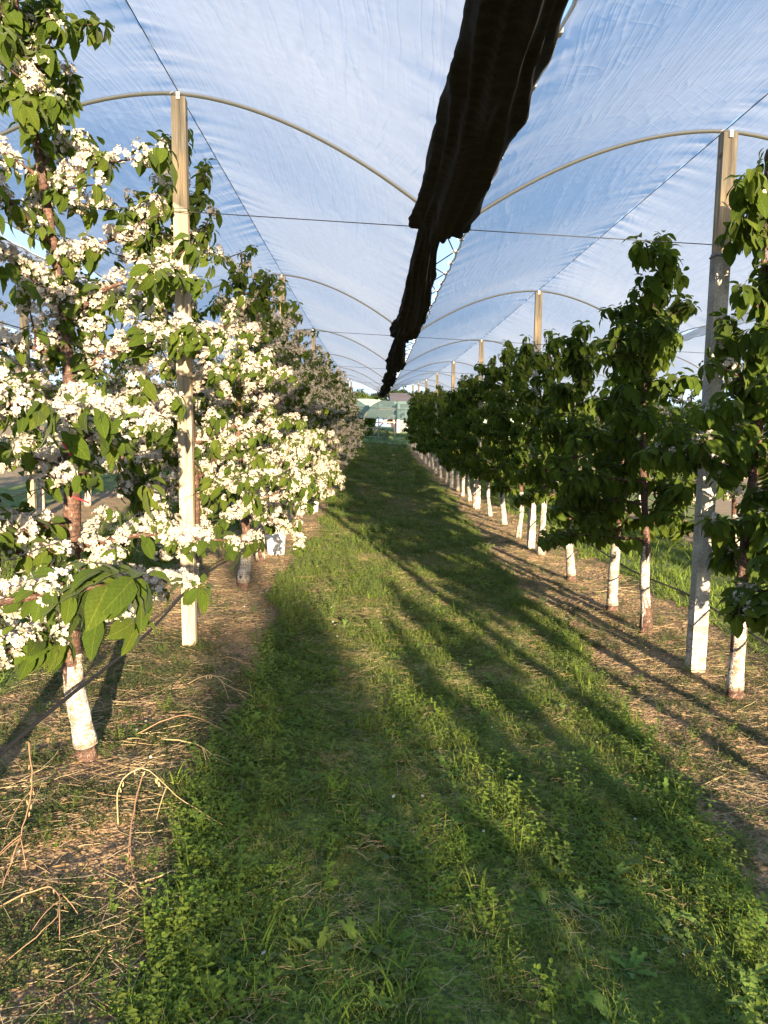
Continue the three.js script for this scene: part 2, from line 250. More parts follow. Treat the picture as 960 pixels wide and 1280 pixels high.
rowsX.forEach((x, r) => {
  const cover = group('rain_cover', x, 0, 0);
  tag(cover, ['white plastic rain cover arching over the blossoming row', 'bluish plastic rain cover arching over the green leafy row', 'plastic rain cover over the next row behind the blossoming trees', 'plastic rain cover over the next row behind the green trees'][r], 'rain cover');
  for (let k = -1; k < BAYS; k++) for (const side of [-1, 1]) {
    const z0 = k < 0 ? ROOF_END : postZ(k), z1 = postZ(k + 1), fine = r < 2 && k < 2, ns = fine ? 300 : r < 2 ? 110 : 60, nd = fine ? 84 : 30;
    const g = grid(ns, nd, (u, v) => {
      const s = lerp(z0, z1, u), edge = HALF - 0.010 * (0.5 - 0.5 * Math.cos(s / CORD * 2 * Math.PI)) - 0.03 * noise(s * 2, r + side, 148), d = v * edge;
      return [side * d, G0(x, s) - 0.05 * side * d + RIDGE - arcDrop(d) + filmY(x, s, d, side), s];
    }, (u, v) => [lerp(z0, z1, u) * side + r * 0.7, v * HALF + 0.9 * side]);
    mesh('film_panel', g, mFilm, cover);
  }
  // hem along both edges
  for (const side of [-1, 1]) {
    const q = []; for (let s = ROOF_END; s >= postZ(BAYS); s -= s > -12 ? 0.06 : 0.2) { const edge = HALF - 0.010 * (0.5 - 0.5 * Math.cos(s / CORD * 2 * Math.PI)) - 0.03 * noise(s * 2, r + side, 148); q.push(V(side * edge, G0(x, s) - 0.05 * side * edge + RIDGE - arcDrop(edge) + filmY(x, s, edge, side), s)); }
    mesh('hem', tube(q, q.map((p, i) => 0.008 + 0.003 * noise(i * 0.7, side, 149)), 6), mHem, cover);
  }
});

// ---------------------------------------------------------------- valley: elastic lacing, clips and the rolled black net
const VX = 0.47, valleyY = (z) => G0(0.5, z) + 3.155;
{
  const q = []; for (let z = ROOF_END; z >= postZ(BAYS); z -= 0.8) q.push(V(VX, valleyY(z) + 0.02, z)); tag(mesh('valley_cable', tube(q, q.map(() => 0.005), 5), mWire), 'steel cable in the roof valley above the lane', 'cable');
  const mClip = std({ color: rgb(0.75, 0.74, 0.70), roughness: 0.5 });
  const clipG = mergeGeometries([box(0.03, 0.022, 0.04, 0, -0.011, 0, 0.004), (() => { const t = new THREE.TorusGeometry(0.013, 0.004, 6, 10); t.translate(-0.022, 0, 0); return t.toNonIndexed(); })()].map((g) => g.index ? g.toNonIndexed() : g));
  const edgeR = (s) => { const e = HALF - 0.010 * (0.5 - 0.5 * Math.cos(s / CORD * 2 * Math.PI)) - 0.03 * noise(s * 2, 0, 148); return V(ROW_R - e, G0(ROW_R, s) + 0.05 * e + RIDGE - arcDrop(e) + filmY(ROW_R, s, e, -1), s); };
  const edgeL = (s) => { const e = HALF - 0.010 * (0.5 - 0.5 * Math.cos(s / CORD * 2 * Math.PI)) - 0.03 * noise(s * 2, 1, 148); return V(ROW_L + e, G0(ROW_L, s) - 0.05 * e + RIDGE - arcDrop(e) + filmY(ROW_L, s, e, 1), s); };
  for (let k = -1; k < BAYS; k++) {
    const p = [], z0 = postZ(k), n = Math.floor(BAY / CORD), first = Math.ceil(-z0 / CORD), RC = rng(640 + k);
    for (let i = 0; i < n; i++) {
      const s = -(first + i) * CORD, e = edgeR(s); if (s < postZ(k + 1)) break; if (s > ROOF_END) continue;
      if (i % 2 === 0) p.push(e.clone().add(V(-0.02, -0.004, 0)), V(VX + 0.06 + 0.04 * RC(), valleyY(s) + 0.02, s - CORD * (0.15 + 0.9 * RC())));
      if (k < 3) { const c = mesh('cord_clip', clipG, mClip); c.position.copy(e); tag(c, 'small white plastic clip on the cover edge beside the black net', 'clip', 'clips along the cover edge'); }
    }
    tag(mesh('elastic_cord', tube(p, p.map(() => 0.0055), 5), mBlackPipe), k < 0 ? 'black zigzag elastic cord above the viewer, lacing the roof valley' : k === 0 ? 'black zigzag elastic cord in the sky gap just past the first arch' : 'black zigzag elastic cord lacing the distant roof valley', 'cord', k > 0 ? 'distant elastic cords' : undefined);
  }
  const netMap = tex(256, (u, v) => { const a = noise(u * 60, v * 60, 151, 60, 60), b = noise(u * 8, v * 8, 152, 8, 8); return [0.135 + 0.07 * (a - 0.5) + 0.06 * (b - 0.5), 0.128 + 0.07 * (a - 0.5) + 0.055 * (b - 0.5), 0.12 + 0.06 * (a - 0.5) + 0.04 * (b - 0.5)]; }, true);
  const mNet = phy({ map: rep(netMap, 3, 3), roughness: 0.95, specularIntensity: 0.4, side: THREE.DoubleSide });
  const net = group('rolled_black_net', VX, 0, 0); tag(net, 'black shade net rolled up and tied along the roof valley over the lane', 'net');
  for (let k = -1; k < BAYS; k++) {
    const zN = postZ(k) + 0.03, z0 = k < 0 ? ROOF_END : zN, z1 = postZ(k + 1) - 0.10, R = rng(700 + k), ph = R() * 9, wide = 0.92 + 0.2 * R(), sagAmt = 0.03 + 0.05 * R();
    const g = grid(88, k < 2 ? 200 : 60, (u, v) => {
      const s = lerp(z0, z1, v), t = (s - zN) / (z1 - zN), a = u * 2 * Math.PI;
      const swell = sm(-0.05, 0.72, t) * (1 - 0.85 * sm(0.975, 1.0, t)), w = 0.074 + 0.095 * swell * wide, h = 0.060 + 0.070 * swell * wide;
      const cy = valleyY(s) + 0.035 - 0.055 * swell - sagAmt * 0.5 * Math.sin(Math.PI * t);
      const crease = (q) => 1 - Math.abs(Math.sin(q)), drift = 2.6 * noise(s * 0.8, ph, 153);
      const fold = 0.86 + 0.34 * crease(a * 2.5 + ph + drift) * (0.4 + 0.6 * noise(s * 1.1, ph + 3, 154)) + 0.18 * crease(a * 6 + ph * 2 - drift + s * 0.6) + 0.10 * (noise(Math.cos(a) * 3 + s * 5, Math.sin(a) * 3 + ph, 155) - 0.5) + 0.16 * sm(0.80, 1, t) * crease(a * 9 + s * 6) - 0.06 * noise(s * 3, 7 + ph, 157);
      const x = Math.cos(a) * w * fold + 0.012 * Math.sin(s * 1.3 + ph), y = Math.sin(a) * h * fold;
      return [x - 0.045 + 0.04 * swell, cy + y, s];
    }, (u, v) => [u, v * BAY]);
    mesh('net_roll', g, mNet, net);
    const tie = new THREE.TorusGeometry(0.085, 0.007, 6, 20); tie.scale(1, 1.2, 1); tie.scale(0.9, 0.75, 1); tie.translate(-0.03, valleyY(z0) + 0.03, z0 + 0.01); mesh('tie_strap', tie, mBlackPipe, net);
  }
}

// ---------------------------------------------------------------- leaf and blossom shapes
function leafGeo(bend, fold, wid, twist = 0, n = 6) {
  const pos = [], uv = [], idx = [];
  for (let i = 0; i <= n; i++) {
    const t = i / n, w = wid * Math.pow(Math.sin(Math.PI * Math.pow(t * 0.985 + 0.012, 0.80)), 0.85) * (t > 0.85 ? lerp(1, 0.55, (t - 0.85) / 0.15) : 1), th = bend * t, y = bend ? Math.sin(th) / bend : t, z = bend ? -(1 - Math.cos(th)) / bend : 0;
    const tw = twist * t;
    for (const k of [-1, 0, 1]) { const f = (k ? fold * w : 0) + 0.02 * Math.sin(i * 2.4 + k) * (k ? 1 : 0), X = k * w; pos.push(X * Math.cos(tw) - f * Math.sin(tw), y + 0 * f, z + f * Math.cos(tw) + X * Math.sin(tw)); uv.push(0.5 + k * 0.5 * Math.max(0.05, w / wid), t); }
  }
  for (let i = 0; i < n; i++) for (let k = 0; k < 2; k++) { const a = i * 3 + k; idx.push(a, a + 1, a + 3, a + 1, a + 4, a + 3); }
  const g = new THREE.BufferGeometry(); g.setAttribute('position', new THREE.Float32BufferAttribute(pos, 3)); g.setAttribute('uv', new THREE.Float32BufferAttribute(uv, 2)); g.setIndex(idx); g.computeVertexNormals(); return g;
}
const leafG = [leafGeo(0.9, 0.35, 0.235, 0.2), leafGeo(0.5, 0.25, 0.25, -0.3), leafGeo(1.35, 0.42, 0.22, 0.1), leafGeo(0.75, 0.15, 0.26, 0.4)];
// a matrix that lays a leaf (along +y, face +z) along dir with its face turned towards up
function frame(p, dir, up, s, sx = s) {
  const y = dir.clone().normalize(), x = y.clone().cross(up); if (x.lengthSq() < 1e-5) x.set(1, 0, 0); x.normalize(); const z = x.clone().cross(y);
  return new THREE.Matrix4().makeBasis(x.multiplyScalar(sx), y.multiplyScalar(s), z.multiplyScalar(s)).setPosition(p);
}
// rosettes of drooping leaves: lists of [leaf shape, matrix]; their axis is +y
function rosette(seed, n, droop, size) {
  const R = rng(seed), out = [];
  for (let i = 0; i < n; i++) {
    const a = i * 2.39996 + R() * 0.8, inner = i / n, el = lerp(-0.55 - droop, 0.75, inner * inner) + (R() - 0.5) * 0.5, L = size * lerp(1.08, 0.62, inner) * (0.85 + 0.3 * R());
    const out1 = V(Math.cos(a), 0, Math.sin(a)), dir = out1.clone().multiplyScalar(Math.cos(el)).add(V(0, Math.sin(el), 0)), p = out1.clone().multiplyScalar(0.018 + 0.012 * R()).add(V(0, inner * 0.035 - 0.005, 0));
    const up = V(0, 1, 0).add(out1.clone().multiplyScalar(0.25)).add(V(R() - 0.5, 0, R() - 0.5).multiplyScalar(0.7));
    out.push([Math.floor(R() * 4), frame(p, dir, up, L)]);
  }
  return out;
}
const ROS = [rosette(1, 7, 0.25, 0.105), rosette(2, 6, 0.5, 0.112), rosette(3, 8, 0.15, 0.095), rosette(4, 5, 0.6, 0.115), rosette(5, 9, 0.4, 0.10)];
const rosG = ROS.map((r) => mergeGeometries(r.map(([k, m]) => leafG[k].clone().applyMatrix4(m))));
function flowerGeo(open, seed) {
  const pos = [], idx = [], R = rng(seed);
  for (let i = 0; i < 5; i++) {
    const a = i * 1.2566 + (R() - 0.5) * 0.2, e = open * (0.85 + 0.3 * R()), c = Math.cos(a), s = Math.sin(a), b = pos.length / 3, P = (r, w, h) => pos.push(c * r - s * w, h, s * r + c * w);
    P(0.0015, 0, 0); P(0.008, -0.0062, 0.008 * e); P(0.008, 0.0062, 0.008 * e); P(0.0155, -0.0060, 0.013 * e); P(0.0155, 0.0060, 0.013 * e); P(0.0185, 0, 0.0155 * e - 0.001); P(0.010, 0, 0.006 * e);
    idx.push(b, b + 1, b + 6, b, b + 6, b + 2, b + 1, b + 3, b + 6, b + 6, b + 4, b + 2, b + 3, b + 5, b + 6, b + 6, b + 5, b + 4);
  }
  const g = new THREE.BufferGeometry(); g.setAttribute('position', new THREE.Float32BufferAttribute(pos, 3)); g.setIndex(idx); g.computeVertexNormals(); return g;
}
const stamenG = (() => { const g = new THREE.ConeGeometry(0.0045, 0.009, 5); g.translate(0, 0.006, 0); g.rotateX(Math.PI); g.translate(0, 0.011, 0); g.deleteAttribute('uv'); return g; })();
function umbel(seed, n) {
  const R = rng(seed), P = [], S = [];
  for (let i = 0; i < n; i++) {
    const a = i * 2.39996 + R(), el = lerp(-0.75, 1.25, (i + 0.5) / n), d = V(Math.cos(a) * Math.cos(el), Math.sin(el), Math.sin(a) * Math.cos(el)), L = 0.022 + 0.016 * R();
    const q = new THREE.Quaternion().setFromUnitVectors(V(0, 1, 0), d.clone().add(V(R() - 0.5, R() - 0.5, R() - 0.5).multiplyScalar(0.6)).normalize()), m = new THREE.Matrix4().compose(d.multiplyScalar(L), q, V(1, 1, 1).multiplyScalar(0.85 + 0.3 * R()));
    P.push(flowerGeo(0.15 + 0.75 * R(), seed * 31 + i).applyMatrix4(m)); S.push(stamenG.clone().applyMatrix4(m));
  }
  const p = mergeGeometries(P), s = mergeGeometries(S); return mergeGeometries([p, s], true);
}
const umbG = [umbel(11, 8), umbel(12, 10), umbel(13, 7), umbel(14, 9)], mBloom = [mPetal, mStamen];

// ---------------------------------------------------------------- cherry trees
const NEAR_LEAVES = 300;
function cherry(o) {
  const { x, z, kind, seed, h, near = false, mid = false, label, grp, crown = 0.9, lean = [0, 0], dens = 1, first = o.kind === 'green' ? 0.78 : 0.62, bloom = 0 } = o;
  const R = rng(seed * 77 + 5), T = group(kind === 'blossom' ? 'blossoming_cherry_tree' : 'leafy_cherry_tree', x, G(x, z) - 0.01, z);
  tag(T, label, 'tree', grp);
  const R0 = (kind === 'green' ? 0.041 : 0.046) + 0.012 * hash(seed, 77);
  const axis = [], rad = [], N = near ? 26 : 14, ph = R() * 9, kink = (R() - 0.5) * 0.12, kz = (R() - 0.5) * 0.10;
  for (let i = 0; i <= N; i++) { const t = i / N, y = -0.06 + (h + 0.06) * t, low = sm(0, 0.9, y); axis.push(V(kink * Math.sin(low * 2.4) + lean[0] * t + 0.035 * Math.sin(y * 2.1 + ph), y, kz * Math.sin(low * 2.2) + lean[1] * t + 0.035 * Math.sin(y * 1.7 + ph * 2))); rad.push((y < 0.16 ? 0.012 * (0.16 - y) / 0.16 : 0) + lerp(R0, 0.010, Math.pow(t, 0.9)) * (1 + 0.10 * Math.sin(y * 9 + ph)) * (0.9 + 0.2 * R())); }
  const at = (y) => { const t = Math.min(0.9999, Math.max(0, (y + 0.06) / (h + 0.06))) * N, i = Math.floor(t); return axis[i].clone().lerp(axis[i + 1], t - i); };
  const rAt = (y) => lerp(R0, 0.010, Math.pow(Math.max(0, y / h), 0.9));
  const limbs = [tube(axis, rad, near ? 10 : 7, 0.12, seed)];
  // whitewashed foot: a slightly thicker sleeve over the lower stem
  const wash = (kind === 'green' ? 0.70 : 0.46) + 0.14 * R(), lowBare = near ? 0.04 + 0.05 * R() : 0.02; { const p = [], r = []; for (let i = 0; i <= 8; i++) { const y = lerp(lowBare, wash, i / 8), a = at(y); p.push(a); r.push((y < 0.16 ? 0.012 * (0.16 - y) / 0.16 : 0) + rAt(y) * 1.06 + 0.002); } mesh('whitewashed_stem', tube(p, r, near ? 12 : 8, 0.10, seed + 3), mLime, T); }
  const sites = [];  // {p, d, tip}
  const nb = Math.round((h - first) / (kind === 'green' ? 0.122 : 0.105) * dens); const branches = [];
  for (let i = 0; i < nb; i++) {
    const f = (i + R() * 0.7) / nb, y = lerp(first, h - 0.22, f), a = i * 2.39996 + R() * 0.9 + seed, L = crown * lerp(1.0, kind === 'green' ? 0.24 : 0.34, Math.pow(f, kind === 'green' ? 0.9 : 1.25)) * (0.62 + 0.5 * R()), up = lerp(0.22, 0.75, f) + (R() - 0.5) * 0.35;
    let d = V(Math.cos(a) * Math.cos(up), Math.sin(up), Math.sin(a) * Math.cos(up)); const p0 = at(y), pts = [p0.clone()], rr = [Math.min(0.02, rAt(y) * 0.62)], ns = near ? 9 : 6;
    const droop = kind === 'blossom' ? -0.10 : -0.06; let p = p0.clone();
    const bg = [];
    for (let k = 1; k <= ns; k++) { d.add(V((R() - 0.5) * 0.30, (R() - 0.5) * 0.24 + droop * k / ns, (R() - 0.5) * 0.30)).normalize(); p = p.clone().addScaledVector(d, L / ns); pts.push(p); rr.push(lerp(rr[0], 0.0035, k / ns)); }
    bg.push(tube(pts, rr, near ? 6 : 5, 0.1, seed + i));
    const walk = (P, start, step) => { const c = new THREE.CatmullRomCurve3(P), len = c.getLength(); for (let s = start; s < len; s += step * (0.7 + 0.6 * R())) { const t = s / len; sites.push({ p: c.getPoint(t), d: c.getTangent(t), t }); } sites.push({ p: P[P.length - 1], d: c.getTangent(1), tip: true, t: 1 }); };
    walk(pts, 0.09, kind === 'blossom' ? 0.05 : 0.075);
    const tw = Math.round((kind === 'green' ? 1.1 + L * 3.2 : 1.6 + L * 4.2) * (0.7 + 0.6 * R()));
    for (let q = 0; q < tw; q++) {
      const k = 1 + Math.floor(R() * (ns - 1)), b = pts[k], bd = pts[k + 1].clone().sub(pts[k]).normalize(), sd = V(R() - 0.5, R() * 0.9 - 0.25, R() - 0.5).normalize(), td = bd.multiplyScalar(0.6).add(sd).normalize(), tl = 0.14 + 0.26 * R() * crown, P = [b.clone()];
      for (let m = 1; m <= 4; m++) P.push(P[m - 1].clone().addScaledVector(td.add(V((R() - 0.5) * 0.3, (R() - 0.5) * 0.25, (R() - 0.5) * 0.3)).normalize(), tl / 4));
      bg.push(tube(P, [0.006, 0.005, 0.0045, 0.004, 0.003], 4)); walk(P, 0.05, kind === 'blossom' ? 0.055 : 0.08);
    }
    if (near) branches.push(bg); else limbs.push(...bg);
  }
  for (let y = h * 0.55; y < h - 0.05; y += 0.09) sites.push({ p: at(y), d: V(R() - 0.5, 0.5, R() - 0.5).normalize(), t: 0.8, leader: true });
  sites.push({ p: at(h), d: V(0, 1, 0), tip: true, t: 1, leader: true });
  mesh('trunk', near ? limbs[0] : mergeGeometries(limbs), mBark, T);
  if (near) for (const b of branches) mesh('branch', mergeGeometries(b), mBark, T);
  if (o.extra) for (const e of o.extra) {                                   // branches read from the photograph: points in world space
    const P = e.pts.map((q) => V(...q).sub(T.position)); const c = new THREE.CatmullRomCurve3(P), Q = c.getPoints(14);
    mesh('branch', tube(Q, Q.map((_, i) => lerp(e.r ?? 0.017, 0.004, i / 14)), 6, 0.1, 5), mBark, T);
    const len = c.getLength(); for (let s = e.from ?? 0.15; s < len; s += e.step ?? 0.06) sites.push({ p: c.getPoint(s / len), d: c.getTangent(s / len), t: s / len, force: e.force }); sites.push({ p: P[P.length - 1], d: c.getTangent(1), tip: true, t: 1, big: e.big });
    if (e.big) for (let k = 0; k < 2; k++) sites.push({ p: c.getPoint(0.93 - k * 0.07), d: c.getTangent(0.9), tip: true, big: e.big, t: 1 });
  }
  // spurs
  const ros = [[], [], [], [], []], rosC = [[], [], [], [], []], umb = [[], [], [], []], umbC = [[], [], [], []];
  for (const s of sites) {
    const leafP = kind === 'blossom' ? (s.tip ? (z < -8 ? 0.8 : 1) : s.leader ? 0.8 : (z < -8 ? 0.15 : 0.24) + 0.16 * s.t + (z < -8 ? 0.08 : 0.25) * sm(0.70, 0.90, s.p.y / h)) : (s.tip ? 1 : s.leader ? 0.95 : 0.78);
    const top = sm(0.70, 0.90, s.p.y / h), bloomP = kind === 'blossom' ? (s.tip ? 0.12 : s.leader ? (z < -8 ? 0.6 : 0.22) : 0.84 - (z < -8 ? 0.28 : 0.62) * top) : bloom * (s.p.y < 1.9 ? 1 : 0.3);
    const isLeaf = s.force === 'leaf' || (s.force !== 'bloom' && R() < leafP), isBloom = s.force === 'bloom' || (s.force !== 'leaf' && R() < bloomP);
    const ax = V(0, 1, 0).addScaledVector(s.d, s.tip ? 0.9 : 0.35).add(V(R() - 0.5, 0, R() - 0.5).multiplyScalar(0.9)).normalize();
    if (isLeaf) {
      const k = Math.floor(R() * 5), sc = (s.big ?? 1) * (s.leader ? 0.85 : 1) * (kind === 'blossom' ? 0.68 + 0.42 * R() : 1.04 + 0.5 * R());
      const q = new THREE.Quaternion().setFromUnitVectors(V(0, 1, 0), ax).multiply(new THREE.Quaternion().setFromAxisAngle(V(0, 1, 0), R() * 6.28));
      ros[k].push(new THREE.Matrix4().compose(s.p, q, V(sc, sc, sc)));
      const c = LEAF_TINTS[Math.floor(R() * 4)], j = 0.85 + 0.3 * R(); rosC[k].push(rgb(c[0] * j, c[1] * j, c[2] * j));
    }
    if (isBloom) {
      const nB = kind === 'blossom' ? (z < -8 ? 2 : 1) + (R() < 0.75 ? 1 : 0) + (R() < 0.3 ? 1 : 0) : 1;
      for (let b = 0; b < nB; b++) {
        const k = Math.floor(R() * 4), sc = 0.56 + 0.46 * R(), dir = V(R() - 0.5, R() - 0.35, R() - 0.5).normalize(), q = new THREE.Quaternion().setFromUnitVectors(V(0, 1, 0), dir);
        umb[k].push(new THREE.Matrix4().compose(s.p.clone().addScaledVector(dir, 0.025 + 0.02 * R()), q, V(sc, sc, sc))); const j = 0.9 + 0.1 * R(); umbC[k].push(rgb(j, j * (0.985 + 0.015 * R()), j * (0.96 + 0.04 * R())));
      }
    }
  }
  if (!near) { ros.forEach((m, k) => instanced('foliage', rosG[k], mLeafI, m, rosC[k], T)); umb.forEach((m, k) => instanced('blossom', umbG[k], mBloom, m, umbC[k], T)); return T; }
  // near trees: the leaves and flower clusters that show largest are parts of their own
  const rank = (list) => list.map((e) => { const w = V(0, 0, 0).setFromMatrixPosition(e.m).add(T.position); e.key = w.distanceTo(eye) + (inFrame(w, 1.08) ? 0 : 50); return e; }).sort((a, b) => a.key - b.key);
  const leaves = [], blooms = [];
  ros.forEach((ms, k) => ms.forEach((m, i) => ROS[k].forEach(([g, lm]) => leaves.push({ g, m: m.clone().multiply(lm), c: rosC[k][i] })))); umb.forEach((ms, k) => ms.forEach((m, i) => blooms.push({ g: k, m, c: umbC[k][i] })));
  rank(leaves); rank(blooms);
  const put = (name, e, g, m) => { const q = mesh(name, g, m, T); e.m.decompose(q.position, q.quaternion, q.scale); };
  let cut = Math.min(NEAR_LEAVES, leaves.filter((e) => e.key < 50).length); leaves.slice(0, cut).forEach((e, i) => put('leaf', e, leafG[e.g], mLeaves[i % 4]));
  const restL = leaves.slice(cut); for (let g = 0; g < 4; g++) { const l = restL.filter((e) => e.g === g); instanced('foliage', leafG[g], mLeafI, l.map((e) => e.m), l.map((e) => e.c), T); }
  cut = Math.min(NEAR_LEAVES, blooms.filter((e) => e.key < 50).length); blooms.slice(0, cut).forEach((e) => put('blossom_cluster', e, umbG[e.g], mBloom));
  const restB = blooms.slice(cut); for (let g = 0; g < 4; g++) { const l = restB.filter((e) => e.g === g); instanced('blossom', umbG[g], mBloom, l.map((e) => e.m), l.map((e) => e.c), T); }
  return T;
}
// left row: in blossom
cherry({ x: -1.42, z: -1.85, kind: 'blossom', seed: 1, h: 3.0, near: true, crown: 0.62, dens: 0.8, first: 0.75, label: 'cherry tree at the row end with big drooping leaves and close blossoms',
  extra: [{ pts: [[-1.40, 1.05, -1.85], [-1.1, 1.16, -1.9], [-0.85, 1.20, -1.95], [-0.68, 1.22, -2.0]], big: 1.4, force: 'leaf', from: 0.5, step: 0.10 }, { pts: [[-1.42, 0.80, -1.85], [-1.25, 0.92, -2.0], [-1.12, 0.97, -2.15], [-1.02, 0.97, -2.25]], big: 1.15, from: 0.12, step: 0.06 }] });
cherry({ x: -1.34, z: -3.32, kind: 'blossom', seed: 2, h: 3.62, near: true, crown: 0.82, lean: [-0.16, 0], label: 'tall blossoming cherry tree with reddish bare trunk and whitewashed foot before the first wooden post' });
cherry({ x: -1.40, z: -5.47, kind: 'blossom', seed: 3, h: 3.62, near: true, crown: 0.9, label: 'blossoming cherry tree right behind the first wooden post' });
cherry({ x: -1.35, z: -7.14, kind: 'blossom', seed: 4, h: 3.3, near: true, crown: 0.92, label: 'blossoming cherry tree between the first wooden post and the white bucket' });
{
  let z = -8.55, i = 0; while (z > -45.5) { cherry({ x: ROW_L + (hash(i, 5) - 0.5) * 0.12, z, kind: 'blossom', seed: 10 + i, h: 3.0 + 0.5 * hash(i, 6), crown: 0.95, dens: z < -22 ? 0.8 : 1, label: `white blossoming cherry tree, ${nth(i + 3)} past the first wooden post`, grp: 'blossoming trees down the row' }); z -= 1.35 + 0.25 * hash(i, 7); i++; }
}
// right row: in leaf
cherry({ x: 2.47, z: -4.60, kind: 'green', seed: 52, h: 3.55, near: true, crown: 0.85, bloom: 0.45, label: 'leafy cherry tree with a few late white blossoms beside the first concrete post' });
cherry({ x: 2.44, z: -6.19, kind: 'green', seed: 53, h: 3.45, near: true, crown: 0.9, label: 'leafy cherry tree with stout whitewashed trunk and stubby fork just past the concrete post' });
cherry({ x: 2.45, z: -6.95, kind: 'green', seed: 54, h: 3.1, near: true, crown: 0.75, lean: [0.05, 0.1], label: 'leafy cherry tree with thin whitewashed trunk close beside the stout one' });
cherry({ x: 2.40, z: -8.34, kind: 'green', seed: 55, h: 3.0, near: true, crown: 0.85, label: 'leafy cherry tree with slanting thin trunk halfway between the first two concrete posts' });
cherry({ x: 2.50, z: -10.2, kind: 'green', seed: 56, h: 3.2, crown: 0.9, label: 'leafy cherry tree with bright white foot beside the second concrete post' });
{
  let z = -11.9, i = 0; while (z > -45.5) { cherry({ x: ROW_R + 0.05 + (hash(i, 15) - 0.5) * 0.12, z, kind: 'green', seed: 60 + i, h: 2.75 + 0.75 * hash(i, 16), crown: 0.86, dens: z < -22 ? 0.8 : 1, label: `green leafy cherry tree, ${nth(i + 1)} past the second concrete post`, grp: 'leafy trees down the row' }); z -= 1.35 + 0.3 * hash(i, 17); i++; }
}
// the rows go on behind the viewer: their shadows stripe the lane
[-3.1, -1.5, 2.2, 4.1, 5.9, 7.6, 9.3].forEach((z, i) => cherry({ x: ROW_R + (hash(i, 25) - 0.5) * 0.1, z, kind: 'green', seed: 110 + i, h: i > 1 ? 1.75 + 0.25 * hash(i, 26) : 2.9, crown: i > 1 ? 0.46 : 0.7, first: i > 1 ? 0.9 : 0.8, dens: i > 1 ? 0.6 : 0.8, label: 'leafy cherry tree with a clear stem behind the viewer', grp: 'leafy trees behind the viewer' }));
// the next rows on either side
for (let i = 0; i < 17; i++) cherry({ x: ROW_L - PITCH + (hash(i, 45) - 0.5) * 0.2, z: -2.4 - i * 1.75, kind: 'blossom', seed: 150 + i, h: 2.9 + 0.5 * hash(i, 46), crown: 0.95, dens: 0.75, label: 'blossoming cherry tree in the next row, seen through the near blossom', grp: 'trees in the next row on the blossom side' });
for (let i = 0; i < 14; i++) cherry({ x: ROW_R + PITCH + (hash(i, 55) - 0.5) * 0.2, z: -4.5 - i * 1.9, kind: 'blossom', seed: 190 + i, h: 2.6 + 0.4 * hash(i, 56), crown: 0.85, dens: 0.6, label: 'blossoming cherry tree in the next row, seen past the leafy trees', grp: 'trees in the next row on the leafy side' });

// red string on the first trunk
{ const y0 = 1.33, p = [], T = V(-1.38, G(-1.34, -3.32), -3.32); for (let i = 0; i <= 20; i++) { const a = i / 20 * Math.PI * 2.3; p.push(V(T.x + Math.cos(a) * 0.052, T.y + y0 - 0.1 + i * 0.008, T.z + Math.sin(a) * 0.052)); } p.push(V(T.x - 0.03, T.y + y0 + 0.18, T.z + 0.06)); tag(mesh('red_string', tube(p, p.map(() => 0.004), 5), std({ color: rgb(0.55, 0.03, 0.04), roughness: 0.8 })), 'red string tied round the bare trunk of the tall blossoming tree', 'string'); }
// buckets
function bucket(x, z, r, h, label) {
  const b = group('white_bucket', x, G(x, z) - 0.01, z), P = []; for (const [a, c] of [[0.0, 0.004], [0.84, 0.004], [0.87, 0.015], [0.98, 0.9], [1.04, 0.91], [1.04, 0.96], [1.0, 1], [0.95, 0.985], [0.83, 0.03], [0, 0.03]]) P.push(new THREE.Vector2(a * r, c * h));
  mesh('pail', new THREE.LatheGeometry(P, 28), std({ color: rgb(0.72, 0.73, 0.72), roughness: 0.45 }), b);
  const q = []; for (let i = 0; i <= 12; i++) { const a = i / 12 * Math.PI; q.push(V(Math.cos(a) * r * 1.05, h * 0.93 - Math.sin(a) * r * 0.75, Math.sin(a) * r * 0.75)); } mesh('handle', tube(q, q.map(() => 0.003), 5), mGalv, b);
  b.rotation.y = x * 7; tag(b, label, 'bucket');
}
bucket(-1.24, -9.05, 0.125, 0.25, 'white plastic bucket at the foot of the blossoming row, next to a trunk'); bucket(-1.22, -14.2, 0.14, 0.20, 'smaller white bucket further down the blossoming row');

// ---------------------------------------------------------------- ground cover
const mBlade = phy({ color: rgb(1, 1, 1), roughness: 1, transmission: 0.35, thickness: 0, specularIntensity: 0.4, side: THREE.DoubleSide });
function blade(p, a, len, w, bend, lean) {
  const pos = [], idx = [], c = Math.cos(a), s = Math.sin(a), n = 3; let y = 0, r = 0, th = lean;
  for (let i = 0; i <= n; i++) { const t = i / n, W = w * (1 - t * t * 0.95) / 2; pos.push(p.x + c * r - s * W, p.y + y, p.z + s * r + c * W, p.x + c * r + s * W, p.y + y, p.z + s * r - c * W); y += Math.cos(th) * len / n; r += Math.sin(th) * len / n; th += bend / n; }
  for (let i = 0; i < n; i++) idx.push(i * 2, i * 2 + 1, i * 2 + 2, i * 2 + 1, i * 2 + 3, i * 2 + 2);
  const g = new THREE.BufferGeometry(); g.setAttribute('position', new THREE.Float32BufferAttribute(pos, 3)); g.setIndex(idx); g.computeVertexNormals(); return g;
}
function tuft(seed, n, rad, h, w, lie = 0.2) { const R = rng(seed), gs = []; for (let i = 0; i < n; i++) { const a = R() * 6.28, r = rad * Math.sqrt(R()); gs.push(blade(V(Math.cos(a) * r, -0.006, Math.sin(a) * r), R() * 6.28, h * (0.45 + 0.75 * R()), w * (0.7 + 0.6 * R()), 0.5 + 1.5 * R(), lie + 0.6 * R())); } return mergeGeometries(gs); }
